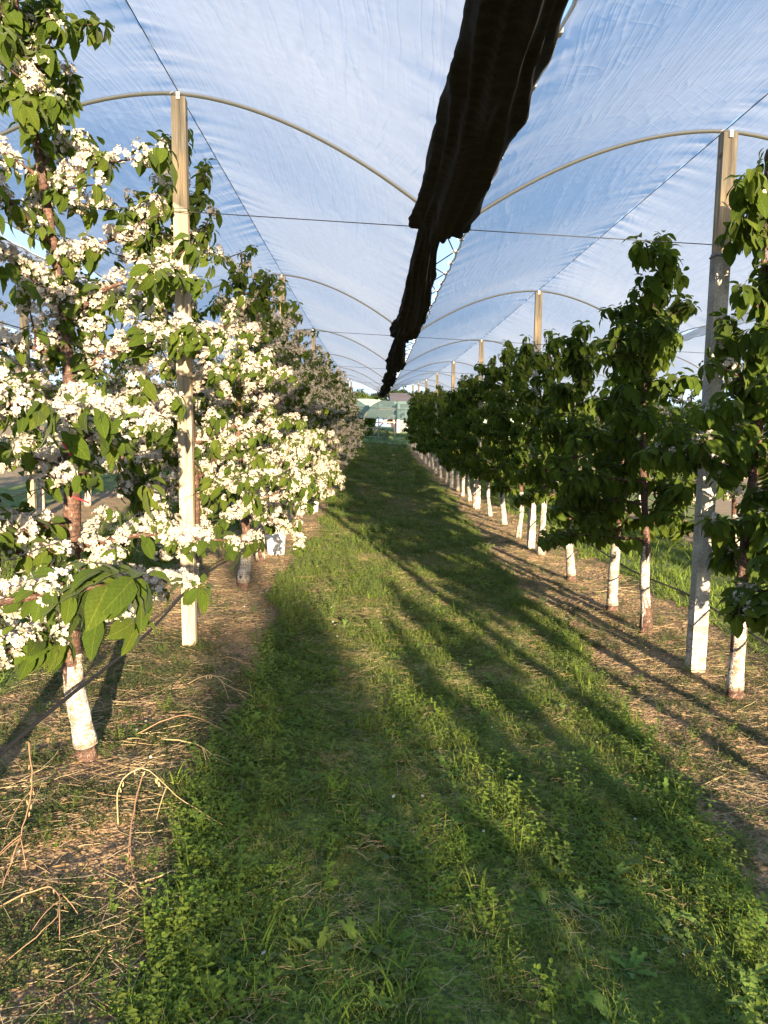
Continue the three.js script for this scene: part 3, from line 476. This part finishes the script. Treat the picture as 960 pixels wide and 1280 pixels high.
const tuftG = [tuft(1, 16, 0.05, 0.055, 0.0042), tuft(2, 18, 0.06, 0.045, 0.004, 0.5), tuft(3, 14, 0.045, 0.075, 0.0045)], tallG = [tuft(4, 16, 0.045, 0.13, 0.006), tuft(5, 13, 0.05, 0.16, 0.0065, 0.4)];
function small(pts, idx) { const g = new THREE.BufferGeometry(); g.setAttribute('position', new THREE.Float32BufferAttribute(pts, 3)); g.setIndex(idx); g.computeVertexNormals(); return g; }
function clover(seed, n, rad, size, hmax) {
  const R = rng(seed), gs = [];
  for (let i = 0; i < n; i++) {
    const a = R() * 6.28, r = rad * Math.sqrt(R()), h = hmax * (0.35 + 0.65 * R()), c = V(Math.cos(a) * r, h, Math.sin(a) * r), t0 = R() * 6.28, sz = size * (0.7 + 0.6 * R()), tilt = V((R() - 0.5) * 0.7, 0, (R() - 0.5) * 0.7);
    for (let k = 0; k < 3; k++) { const b = t0 + k * 2.094, P = (u, v, y) => [c.x + (Math.cos(b) * u - Math.sin(b) * v) * sz, c.y + (y + tilt.x * (Math.cos(b) * u) + tilt.z * (Math.sin(b) * u)) * sz, c.z + (Math.sin(b) * u + Math.cos(b) * v) * sz]; gs.push(small([...P(0, 0, 0), ...P(0.55, -0.42, 0.16), ...P(0.95, -0.2, 0.1), ...P(0.9, 0, 0.02), ...P(0.95, 0.2, 0.1), ...P(0.55, 0.42, 0.16)], [0, 3, 1, 1, 3, 2, 0, 5, 3, 5, 4, 3])); }
    gs.push(blade(V(c.x * 0.8, -0.01, c.z * 0.8), a, h, 0.0018, 0.3, 0.05));
  }
  return mergeGeometries(gs);
}
const cloverG = [clover(21, 12, 0.055, 0.0115, 0.040), clover(22, 14, 0.065, 0.0095, 0.032)], mossG = [clover(23, 16, 0.055, 0.0085, 0.014), clover(24, 18, 0.07, 0.0075, 0.012)];
function dandelion(seed, n, L) {    // rosette of toothed leaves
  const R = rng(seed), gs = [];
  for (let i = 0; i < n; i++) {
    const a = i * 2.4 + R() * 0.6, len = L * (0.6 + 0.6 * R()), el0 = 0.35 + 0.8 * R(), bend = 0.7 + 0.7 * R(), m = 8, pos = [], idx = []; let y = 0, r = 0.004, th = el0;
    for (let k = 0; k <= m; k++) { const t = k / m, env = Math.pow(Math.sin(Math.PI * Math.min(1, t * 0.93 + 0.05)), 0.7) * (0.4 + 0.7 * t), W = len * 0.16 * env * (k % 2 ? 1.25 : 0.55), c = Math.cos(a), s = Math.sin(a), f = W * 0.3; pos.push(c * r - s * W, y + f, s * r + c * W, c * r, y, s * r, c * r + s * W, y + f, s * r - c * W); y += Math.sin(th) * len / m; r += Math.cos(th) * len / m; th -= bend / m; }
    for (let k = 0; k < m; k++) for (let q = 0; q < 2; q++) { const b = k * 3 + q; idx.push(b, b + 1, b + 3, b + 1, b + 4, b + 3); }
    gs.push(small(pos, idx));
  }
  return mergeGeometries(gs);
}
const dandG = [dandelion(31, 10, 0.095), dandelion(32, 8, 0.115), dandelion(33, 12, 0.085)];
function weed(seed) {   // upright leafy weed with small opposite leaves
  const R = rng(seed), gs = [], H = 0.09 + 0.05 * R(); for (let s = 0; s < 4; s++) { const a0 = R() * 6.28, ln = 0.02 + 0.02 * R(); for (let k = 0; k < 6; k++) { const y = H * (0.25 + 0.75 * k / 5) * (0.7 + 0.3 * (s % 2)), base = V(Math.cos(a0) * ln * (1 + k * 0.3), y, Math.sin(a0) * ln * (1 + k * 0.3)); for (let q = 0; q < 2; q++) { const a = k * 1.57 + q * Math.PI + a0, l = leafG[1].clone(); l.deleteAttribute('uv'); l.applyMatrix4(frame(base, V(Math.cos(a), 0.35, Math.sin(a)), V(0, 1, 0), 0.017 + 0.010 * R())); gs.push(l); } } gs.push((() => { const b = blade(V(Math.cos(a0) * ln * 0.6, -0.01, Math.sin(a0) * ln * 0.6), a0, H, 0.002, 0.25, 0.1); return b; })()); }
  return mergeGeometries(gs.map((g) => { const q = g.index ? g.toNonIndexed() : g; return q; }));
}
const weedG = [weed(41), weed(42)];
function straw(seed, n, rad, L, r) { const R = rng(seed), gs = []; for (let i = 0; i < n; i++) { const a = R() * 6.28, q = R() * 6.28, d = rad * Math.sqrt(R()), l = L * (0.4 + 0.9 * R()), P = [], cv = (R() - 0.5) * 1.2; let p = V(Math.cos(q) * d, 0.004 + 0.010 * R(), Math.sin(q) * d), th = a; for (let k = 0; k < 5; k++) { P.push(p.clone()); p.add(V(Math.cos(th) * l / 4, (R() - 0.45) * 0.008, Math.sin(th) * l / 4)); th += cv / 4; } const g = tube(P, P.map((_, k) => r * (1 - 0.1 * k)), 3); g.deleteAttribute('uv'); gs.push(g); } return mergeGeometries(gs); }
const strawG = [straw(51, 6, 0.09, 0.10, 0.0009), straw(52, 3, 0.12, 0.17, 0.0011)], clipG2 = [straw(53, 14, 0.08, 0.05, 0.0009)];
const clodG = [1, 2].map((s) => { const g = new THREE.IcosahedronGeometry(1, 1), p = g.attributes.position; for (let i = 0; i < p.count; i++) { const v = V(p.getX(i), p.getY(i), p.getZ(i)), k = 0.75 + 0.5 * noise(v.x * 1.7 + s * 9, v.y * 1.7 + v.z * 2.3, 161); p.setXYZ(i, v.x * k, v.y * k * 0.62, v.z * k); } g.deleteAttribute('uv'); g.computeVertexNormals(); return g; });
const mDry = std({ color: rgb(1, 1, 1), roughness: 0.9 });
const RG = rng(4242);
const cover = {};
function put(key, geos, mat, label, cat) { return cover[key] ??= { geos, mat, label, cat, m: geos.map(() => []), c: geos.map(() => []) }; }
function drop(set, x, z, sc, col, tilt = 0.25, y = 0) {
  const k = Math.floor(RG() * set.geos.length), e = new THREE.Euler((RG() - 0.5) * tilt, RG() * 6.283, (RG() - 0.5) * tilt); set.m[k].push(new THREE.Matrix4().compose(V(x, G(x, z) + y, z), new THREE.Quaternion().setFromEuler(e), V(sc, sc * (0.8 + 0.4 * RG()), sc))); set.c[k].push(col);
}
const jit = (c, v = 0.25) => { const j = 1 - v + 2 * v * RG(), q = 1 + (RG() - 0.5) * 0.2; return rgb(c[0] * j * q, c[1] * j, c[2] * j); };
const grass = put('short_grass', tuftG, mBlade, 'short mown grass blades carpeting the lanes', 'grass'), tall = put('tall_grass', tallG, mBlade, 'taller lush grass blades along the lane edges', 'grass'), clov = put('clover', cloverG, mBlade, 'round clover leaves spread through the lane grass', 'clover'), moss = put('mossy_weeds', mossG, mBlade, 'tiny mossy green weeds creeping over the bare soil', 'ground cover'), dand = put('dandelion_leaves', dandG, mBlade, 'toothed dandelion leaf rosettes in the grass', 'weeds'), weeds = put('leafy_weeds', weedG, mBlade, 'small upright leafy weeds along the lane edge', 'weeds'), drys = put('dry_straw', strawG, mDry, 'dry straw and dead grass stems on the soil', 'straw'), clip = put('grass_clippings', clipG2, mDry, 'dry tan grass clippings lying on the lane', 'clippings'), clods = put('soil_crumbs', clodG, mSoil, 'loose crumbs and small clods of soil', 'soil');
function scatter(n, z0, z1, x0, x1, f) { for (let i = 0; i < n; i++) { const x = lerp(x0, x1, RG()), z = lerp(z0, z1, RG()); f(x, z); } }
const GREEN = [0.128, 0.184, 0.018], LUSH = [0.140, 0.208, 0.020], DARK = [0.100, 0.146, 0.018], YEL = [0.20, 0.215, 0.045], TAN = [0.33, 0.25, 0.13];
function laneCover(n, z0, z1, big) {
  scatter(n, z0, z1, -1.15, 2.3, (x, z) => {
    const L = onLane(x, z); if (RG() > L) return; const a = fbm(x * 1.6, z * 1.1, 170), b = fbm(x * 3.1, z * 2.6, 173), t = RG(), edge = Math.min(x - laneL(z), laneR(z) - x), worn = sm(0.42, 0.64, a) * sm(0.15, 0.5, edge);
    if (t < 0.42 + 0.25 * worn) drop(grass, x, z, big * (0.7 + 0.5 * RG()) * (1 - 0.25 * worn), jit(RG() < 0.35 * worn + 0.08 ? YEL : RG() < 0.5 ? GREEN : DARK));
    else if (t < 0.72) { if (RG() < sm(0.36, 0.56, b) * (1 - 0.6 * worn)) drop(clov, x, z, big * (0.8 + 0.5 * RG()), jit(RG() < 0.6 ? LUSH : GREEN)); else drop(grass, x, z, big * (0.6 + 0.5 * RG()), jit(DARK)); }
    else if (t < 0.80) { if (worn < 0.4 && b > 0.5) drop(tall, x, z, big * (0.55 + 0.5 * RG()), jit(LUSH)); }
    else if (t < 0.83) { if (a < 0.55) drop(weeds, x, z, big * (0.7 + 0.6 * RG()), jit(LUSH)); }
    else if (RG() < 0.15 + 0.55 * worn) drop(clip, x, z, big * (0.8 + 0.5 * RG()), jit(RG() < 0.6 ? [0.24, 0.20, 0.10] : TAN), 0.15, 0.012 + 0.02 * RG());
  });
}
laneCover(15000, 0.2, -4.2, 0.95); laneCover(15000, -4.2, -10, 1.05); laneCover(12000, -10, -20, 1.35); laneCover(11000, -20, -46, 1.9);
// lush ragged edges of the lane and dandelions
for (let i = 0; i < 1500; i++) { const z = 0.2 - 9 * Math.pow(RG(), 1.3), left = RG() < 0.6, x = left ? laneL(z) + 0.02 + 0.20 * (RG() - 0.25) : laneR(z) - 0.02 - 0.16 * (RG() - 0.25); const t = RG(); if (t < 0.4) drop(tall, x, z, 0.45 + 0.5 * RG(), jit(LUSH)); else if (t < 0.85) drop(clov, x, z, 0.8 + 0.5 * RG(), jit(LUSH)); else drop(weeds, x, z, 0.5 + 0.6 * RG(), jit(LUSH)); }
for (let i = 0; i < 150; i++) { const z = 0.1 - 7 * Math.pow(RG(), 1.2), x = lerp(laneL(z), laneR(z), RG()); if (onLane(x, z) > 0.4) drop(dand, x, z, 0.55 + 0.5 * RG(), jit([0.10, 0.175, 0.026])); }
for (let i = 0; i < 60; i++) { const z = -1.35 - 0.8 * RG(), x = -0.66 + 0.8 * RG(); drop(dand, x, z, 0.4 + 0.5 * RG(), jit([0.125, 0.18, 0.025])); if (i % 2) drop(tall, x + 0.05, z, 0.7 + 0.4 * RG(), jit(LUSH)); }
for (let i = 0; i < 40; i++) { const z = -1.35 - 1.4 * RG(), x = 0.6 + 0.75 * RG(); drop(dand, x, z, 0.6 + 0.4 * RG(), jit([0.11, 0.175, 0.03])); }
// soil strips
function soilCover(n, z0, z1, x0, x1, big, mossy, dry) {
  scatter(n, z0, z1, x0, x1, (x, z) => {
    if (RG() < lush(x, z)) return; const a = fbm(x * 1.9, z * 1.9, 180), b = fbm(x * 2.7, z * 2.7, 184), t = RG();
    if (t < 0.42) { if (RG() < sm(0.42, 0.56, a) * mossy) drop(moss, x, z, big * (0.8 + 0.7 * RG()), jit(RG() < 0.6 ? [0.10, 0.125, 0.03] : [0.085, 0.12, 0.022]), 0.15); }
    else if (t < 0.62) { if (RG() < sm(0.38, 0.6, b) * dry) drop(drys, x, z, big * (0.7 + 0.7 * RG()), jit(RG() < 0.7 ? [0.44, 0.34, 0.19] : [0.30, 0.20, 0.11], 0.3), 0.2, 0.004); }
    else if (t < 0.97) { const s = 0.004 + 0.014 * Math.pow(RG(), 3); drop(clods, x, z, big * s, rgb(...[0.85 + 0.4 * RG()].flatMap((k) => [k, k, k])), 0.8, 0.0); }
    else if (RG() < 0.5) drop(weeds, x, z, big * (0.35 + 0.4 * RG()), jit(GREEN));
  });
}
soilCover(12000, -0.6, -5.5, -2.3, -0.55, 1, 0.8, 1.0); soilCover(7500, -5.5, -12, -2.2, -0.8, 1.15, 0.12, 1.4); soilCover(4000, -12, -30, -2.2, -0.9, 1.6, 0.2, 1.2);
soilCover(12000, -1.5, -6.5, 1.35, 3.4, 1, 0.5, 1.4); soilCover(8000, -6.5, -13, 1.5, 3.4, 1.2, 0.3, 1.1); soilCover(4000, -13, -30, 1.8, 3.3, 1.7, 0.25, 1.1);
// neighbouring lanes
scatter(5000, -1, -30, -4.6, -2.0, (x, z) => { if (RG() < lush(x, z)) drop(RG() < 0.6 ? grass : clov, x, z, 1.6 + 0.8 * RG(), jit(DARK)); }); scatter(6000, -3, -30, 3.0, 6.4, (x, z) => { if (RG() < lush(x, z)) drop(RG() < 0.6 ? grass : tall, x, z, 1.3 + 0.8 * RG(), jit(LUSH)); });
scatter(5000, -46.4, -64, -9, 12, (x, z) => drop(grass, x, z, 2.6, jit([0.10, 0.16, 0.035])));
for (const [k, s] of Object.entries(cover)) s.geos.forEach((g, i) => { const o = instanced(k, g, s.mat, s.m[i], s.c[i]); if (o) tag(o, s.label, s.cat, null, 'stuff'); });
// fallen petals
{ const g = (() => { const q = flowerGeo(0.3, 3).toNonIndexed(); return q; })(), m = []; const petal = new THREE.CircleGeometry(0.009, 7); petal.rotateX(-Math.PI / 2); const p = petal.attributes.position; for (let i = 0; i < p.count; i++) p.setY(i, 18 * (p.getX(i) ** 2 + p.getZ(i) ** 2)); petal.computeVertexNormals();
  for (let i = 0; i < 130; i++) { const z = -1.2 - 11 * Math.pow(RG(), 1.2), x = lerp(-1.5, 1.3, RG()); m.push(new THREE.Matrix4().compose(V(x, G(x, z) + 0.02 + 0.02 * RG(), z), new THREE.Quaternion().setFromEuler(new THREE.Euler((RG() - 0.5) * 1.2, RG() * 6, (RG() - 0.5) * 1.2)), V(1, 1, 1).multiplyScalar(0.5 + 0.5 * RG()))); }
  tag(instanced('fallen_petals', petal, mPetal, m), 'white fallen petals dotted over the grass', 'petals', null, 'stuff'); }
// dead weed stalks lying on the soil on the left
{
  const mStalk = [std({ color: rgb(0.42, 0.31, 0.15), roughness: 0.85 }), std({ color: rgb(0.34, 0.20, 0.11), roughness: 0.9 })];
  const podG = new THREE.SphereGeometry(1, 6, 5); podG.deleteAttribute('uv');
  const stalk = (pts, m, label, pods = 0, side = 3, r = 0.003) => {
    const S = group('dry_stalk', pts[0][0], G(pts[0][0], pts[0][1]), pts[0][1]), P = pts.map(([x, z, y]) => V(x, G(x, z) + y, z).sub(S.position)), c = new THREE.CatmullRomCurve3(P), Q = c.getPoints(18).map((q, i) => q.add(V((hash(i, 3, 5) - 0.5) * 0.007, (hash(i, 4, 6) - 0.5) * 0.006, (hash(i, 5, 7) - 0.5) * 0.007))), R = rng(pts.length * 13 + Math.round(pts[0][1] * 100));
    mesh('stem', tube(Q, Q.map((_, i) => lerp(r, r * 0.35, i / 18)), 6), m, S);
    for (let k = 0; k < side; k++) { const t = 0.3 + 0.6 * R(), b = c.getPoint(t), d = c.getTangent(t).add(V(R() - 0.5, 0.1, R() - 0.5).multiplyScalar(1.7)).normalize(), T = []; for (let i = 0; i < 5; i++) T.push(b.clone().addScaledVector(d, i * 0.032).add(V(0, -0.003 * i * i, 0))); mesh('side_twig', tube(T, [0.0022, 0.002, 0.0017, 0.0014, 0.001], 4), m, S); }
    for (let k = 0; k < pods; k++) { const q = mesh('seed_pod', podG, m, S); q.position.copy(c.getPoint(0.15 + 0.5 * R())).add(V((R() - 0.5) * 0.02, -0.014, (R() - 0.5) * 0.02)); q.scale.set(0.0032, 0.011, 0.0032); q.rotation.z = (R() - 0.5) * 0.7; }
    tag(S, label, 'dead stalk');
  };
  stalk([[-1.02, -2.72, 0.01], [-1.05, -2.85, 0.11], [-0.98, -2.90, 0.15], [-0.78, -2.78, 0.10], [-0.56, -2.70, 0.02]], mStalk[0], 'pale yellow dead stalk arched over the soil with hanging seed pods', 8, 3, 0.0032);
  stalk([[-0.98, -2.92, 0.12], [-0.93, -2.6, 0.05], [-0.83, -2.35, 0.02], [-0.7, -2.15, 0.015]], mStalk[1], 'brown dead stalk running from the pale arched stalk down towards the grass edge', 3, 4);
  stalk([[-1.45, -2.9, 0.24], [-1.35, -2.7, 0.16], [-1.30, -2.5, 0.08], [-1.27, -2.3, 0.02]], mStalk[1], 'withered brown weed stalk with dried leaves beside the drip hose', 9, 5, 0.0035);
  stalk([[-1.02, -3.32, 0.10], [-0.85, -3.30, 0.09], [-0.70, -3.2, 0.06], [-0.52, -3.16, 0.03]], mStalk[0], 'long straw-coloured stalk pointing from the whitewashed trunk to the grass', 2, 3);
  stalk([[-1.2, -3.5, 0.04], [-1.0, -3.62, 0.10], [-0.8, -3.6, 0.06], [-0.62, -3.5, 0.02]], mStalk[1], 'reddish dead stalk lying just behind the whitewashed trunk', 0, 5);
  stalk([[-1.25, -2.2, 0.01], [-1.1, -2.28, 0.05], [-1.0, -2.12, 0.06], [-1.08, -1.95, 0.015]], mStalk[1], 'curled brown stalk on mossy soil, closest to the row end', 2, 4);
  stalk([[-0.85, -2.32, 0.01], [-0.72, -2.42, 0.02], [-0.6, -2.5, 0.025], [-0.5, -2.66, 0.03]], mStalk[0], 'thin pale twig lying across the shaded soil by the grass edge', 0, 1, 0.003);
  stalk([[-1.15, -4.3, 0.02], [-0.98, -4.2, 0.12], [-0.85, -4.1, 0.09], [-0.7, -4.15, 0.02]], mStalk[0], 'straw-coloured stalk arched near the foot of the first wooden post', 3, 4);
  stalk([[-1.05, -4.75, 0.02], [-0.95, -4.6, 0.1], [-0.8, -4.55, 0.06], [-0.72, -4.4, 0.02]], mStalk[1], 'brown dead stalk in front of the first wooden post', 2, 4);
}

// ---------------------------------------------------------------- end of the lane: fence, garden, house, trees
{
  const zF = -48, gy = (x, z) => G0(x, z), mSteel = std({ color: rgb(0.20, 0.24, 0.22), roughness: 0.6 });
  for (let i = -3; i <= 4; i++) { const x = 0.4 + i * 2.6, p = mesh('fence_post', box(0.07, 2.9, 0.07, 0, -0.1, 0), mSteel); p.position.set(x, gy(x, zF), zF); tag(p, 'dark steel post of the net fence closing the lane', 'fence post', 'posts of the net fence'); }
  for (const h of [0.25, 0.85, 1.5, 2.2]) tag(mesh('fence_wire', wire(V(-8, gy(-8, zF) + h, zF + 0.04), V(11, gy(11, zF) + h, zF + 0.04), 0.012, 0), mSteel), `horizontal wire of the net fence, ${['lowest', 'second up', 'third up', 'topmost'][[0.25, 0.85, 1.5, 2.2].indexOf(h)]}`, 'fence wire');
  const mMesh = phy({ color: rgb(0.22, 0.33, 0.28), roughness: 0.6, transmission: 0.5, thickness: 0, side: THREE.DoubleSide });
  const net = grid(40, 8, (u, v) => { const x = lerp(-8, 11, u); return [x, gy(x, zF) + lerp(1.5, 2.75, v) + 0.03 * Math.sin(u * 50), zF - 0.06 + 0.05 * noise(u * 20, v * 3, 201)]; }, (u, v) => [u * 19, v * 1.3]);
  tag(mesh('green_wind_net', net, mMesh), 'pale green wind net stretched along the top of the end fence', 'net');
  const lp = mesh('leaning_pole', wire(V(-1.25, gy(-1.2, -46.8), -46.8), V(-0.35, gy(-0.6, -46.8) + 2.0, -46.9), 0.045, 0, 4, 8), mWood); tag(lp, 'pale wooden pole leaning at the end of the blossoming row', 'pole');
  const lp2 = mesh('white_stake', wire(V(-1.55, gy(-1.5, -46.2) - 0.05, -46.2), V(-1.35, gy(-1.4, -46.2) + 0.55, -46.2), 0.04, 0, 4, 8), mLime); tag(lp2, 'short white stake at the end of the blossoming row', 'stake');
  // house
  const H = group('house', 7.4, gy(4.5, -66), -66), mWall = std({ color: rgb(0.17, 0.19, 0.185), roughness: 0.9 }), mRoof = std({ color: rgb(0.10, 0.075, 0.065), roughness: 0.85 }), mPane = phy({ color: rgb(0.05, 0.07, 0.09), roughness: 0.1 }), mTrim = std({ color: rgb(0.5, 0.5, 0.48), roughness: 0.7 });
  mesh('wall', box(11, 3.0, 7, 0, -0.3, 0, 0.02), mWall, H); { const s = new THREE.Shape(); s.moveTo(-4.1, 0); s.lineTo(4.1, 0); s.lineTo(0, 0.9); s.closePath(); const g = new THREE.ExtrudeGeometry(s, { depth: 11.8, bevelEnabled: false }); g.translate(0, 0, -5.9); g.rotateY(Math.PI / 2); g.translate(0, 2.71, 0); mesh('roof', g, mRoof, H); }
  for (const x of [-4, -1.6, 1.2, 3.8]) { const w = mesh('window', box(1.1, 1.25, 0.06, x, 0.85, 3.53), mTrim, H); mesh('pane', box(0.92, 1.07, 0.03, x, 0.94, 3.56), mPane, w); }
  for (const x of [-5.2, -2.8, 0, 2.6, 5.2]) mesh('porch_column', box(0.22, 2.65, 0.22, x, -0.2, 4.6), mTrim, H); mesh('porch_beam', box(11.2, 0.2, 1.3, 0, 2.45, 4.2), mTrim, H);
  tag(H, 'low pale house with dark roof and white porch columns beyond the fence', 'house');
  // garden frame of reddish timber
  const F = group('timber_play_frame', 0.9, gy(0.9, -56), -56), mRed = std({ color: rgb(0.52, 0.30, 0.24), roughness: 0.8 });
  for (const [x, zz] of [[-0.8, -0.6], [0.8, -0.6], [-0.8, 0.6], [0.8, 0.6]]) mesh('leg', wire(V(x, -0.05, zz), V(x * 0.85, 2.0, zz * 0.7), 0.07, 0, 3, 6), mRed, F); mesh('top_beam', box(1.9, 0.14, 0.12, 0, 1.98, 0.45), mRed, F); mesh('top_beam', box(1.9, 0.14, 0.12, 0, 1.98, -0.45), mRed, F); mesh('brace', wire(V(-0.8, 0.3, 0.62), V(0.75, 1.7, 0.5), 0.05, 0, 3, 6), mRed, F); mesh('platform', box(1.7, 0.08, 1.2, 0, 0.95, 0), mRed, F);
  tag(F, 'reddish timber garden frame on the lawn behind the fence', 'garden frame');
  // garden trees and the wooded skyline
  const bush = (name, x, z, w, h, n, cols, label, cat, seed, trunk, grp, fine = 1) => {
    const T = group(name, x, gy(x, z), z), R = rng(seed); if (trunk) mesh('trunk', wire(V(0, -0.1, 0), V(0.1, h * 0.55, 0), 0.05 * h / 2.5, 0, 5, 7), mBark, T);
    const ms = [], cs = []; for (let i = 0; i < n; i++) { const a = R() * 6.28, q = Math.acos(2 * R() - 1), lump = 0.72 + 0.5 * noise(a * 1.6 + seed, q * 2.2, 211), r = Math.cbrt(0.25 + 0.75 * R()) * lump, y0 = trunk ? 0.10 : 0.02; const p = V(Math.cos(a) * Math.sin(q) * r * w / 2, h * y0 + (Math.cos(q) * r * 0.5 + 0.5) * h * (1 - y0), Math.sin(a) * Math.sin(q) * r * w / 2), s = (2.2 + 1.6 * R()) * h / 4 * fine; ms.push(new THREE.Matrix4().compose(p, new THREE.Quaternion().setFromEuler(new THREE.Euler((R() - 0.5) * 1.6, R() * 6.28, (R() - 0.5) * 1.6)), V(s, s, s))); const c = cols[Math.floor(R() * cols.length)], j = 0.8 + 0.4 * R(); cs.push(rgb(c[0] * j, c[1] * j, c[2] * j)); }
    instanced('crown', rosG[4], mLeafI, ms, cs, T); tag(T, label, cat, grp);
  };
  const YG = [[0.20, 0.24, 0.035], [0.15, 0.21, 0.03]], DG = [[0.05, 0.09, 0.025], [0.07, 0.115, 0.03]], OR = [[0.30, 0.19, 0.06], [0.22, 0.20, 0.05]];
  bush('garden_tree', -1.1, -54, 3.0, 3.2, 700, YG, 'bright yellow-green garden tree behind the end of the blossoming row', 'tree', 301, true);
  bush('poplar', 4.85, 19, 1.2, 5.8, 120, DG, 'slender tall poplar behind the viewer', 'tree', 305, true, undefined, 0.5);
  bush('garden_bush', -1.6, -51, 1.5, 1.7, 300, OR.concat(YG), 'orange and green bush by the leaning pole', 'bush', 302, false);
  bush('garden_shrub', -0.4, -51, 0.9, 1.0, 260, YG, 'small yellow-green shrub behind the fence, below the end of the black net', 'shrub', 303, false);
  bush('garden_bush', 0.75, -50, 1.0, 0.8, 180, [[0.42, 0.30, 0.22], [0.30, 0.24, 0.12]], 'pinkish low bush on the lawn before the timber frame', 'bush', 304, false);
  for (let i = 0; i < 26; i++) { const x = -78 + i * 6.2, z = -92 - 10 * hash(i, 91); bush('skyline_tree', x, z, 7, 4.2 + 1.6 * hash(i, 92), 420, DG.concat([[0.09, 0.13, 0.03]]), 'dark tree in the wooded skyline beyond the house', 'tree', 320 + i, true, 'trees on the skyline'); }
  for (let s of [-1, 1]) for (let i = 0; i < 12; i++) { const x = s * (26 + 5 * hash(i, 93 + s)), z = 4 - i * 7.5; bush('boundary_tree', x, z, 6.5, 3.4 + 1.0 * hash(i, 96 + s), 380, DG, s < 0 ? 'dark tree along the boundary far behind the blossoming rows' : 'dark tree along the boundary far behind the leafy rows', 'tree', 380 + i + 20 * s, true, s < 0 ? 'boundary trees on the blossom side' : 'boundary trees on the leafy side'); }
}

renderer.render(scene, camera);
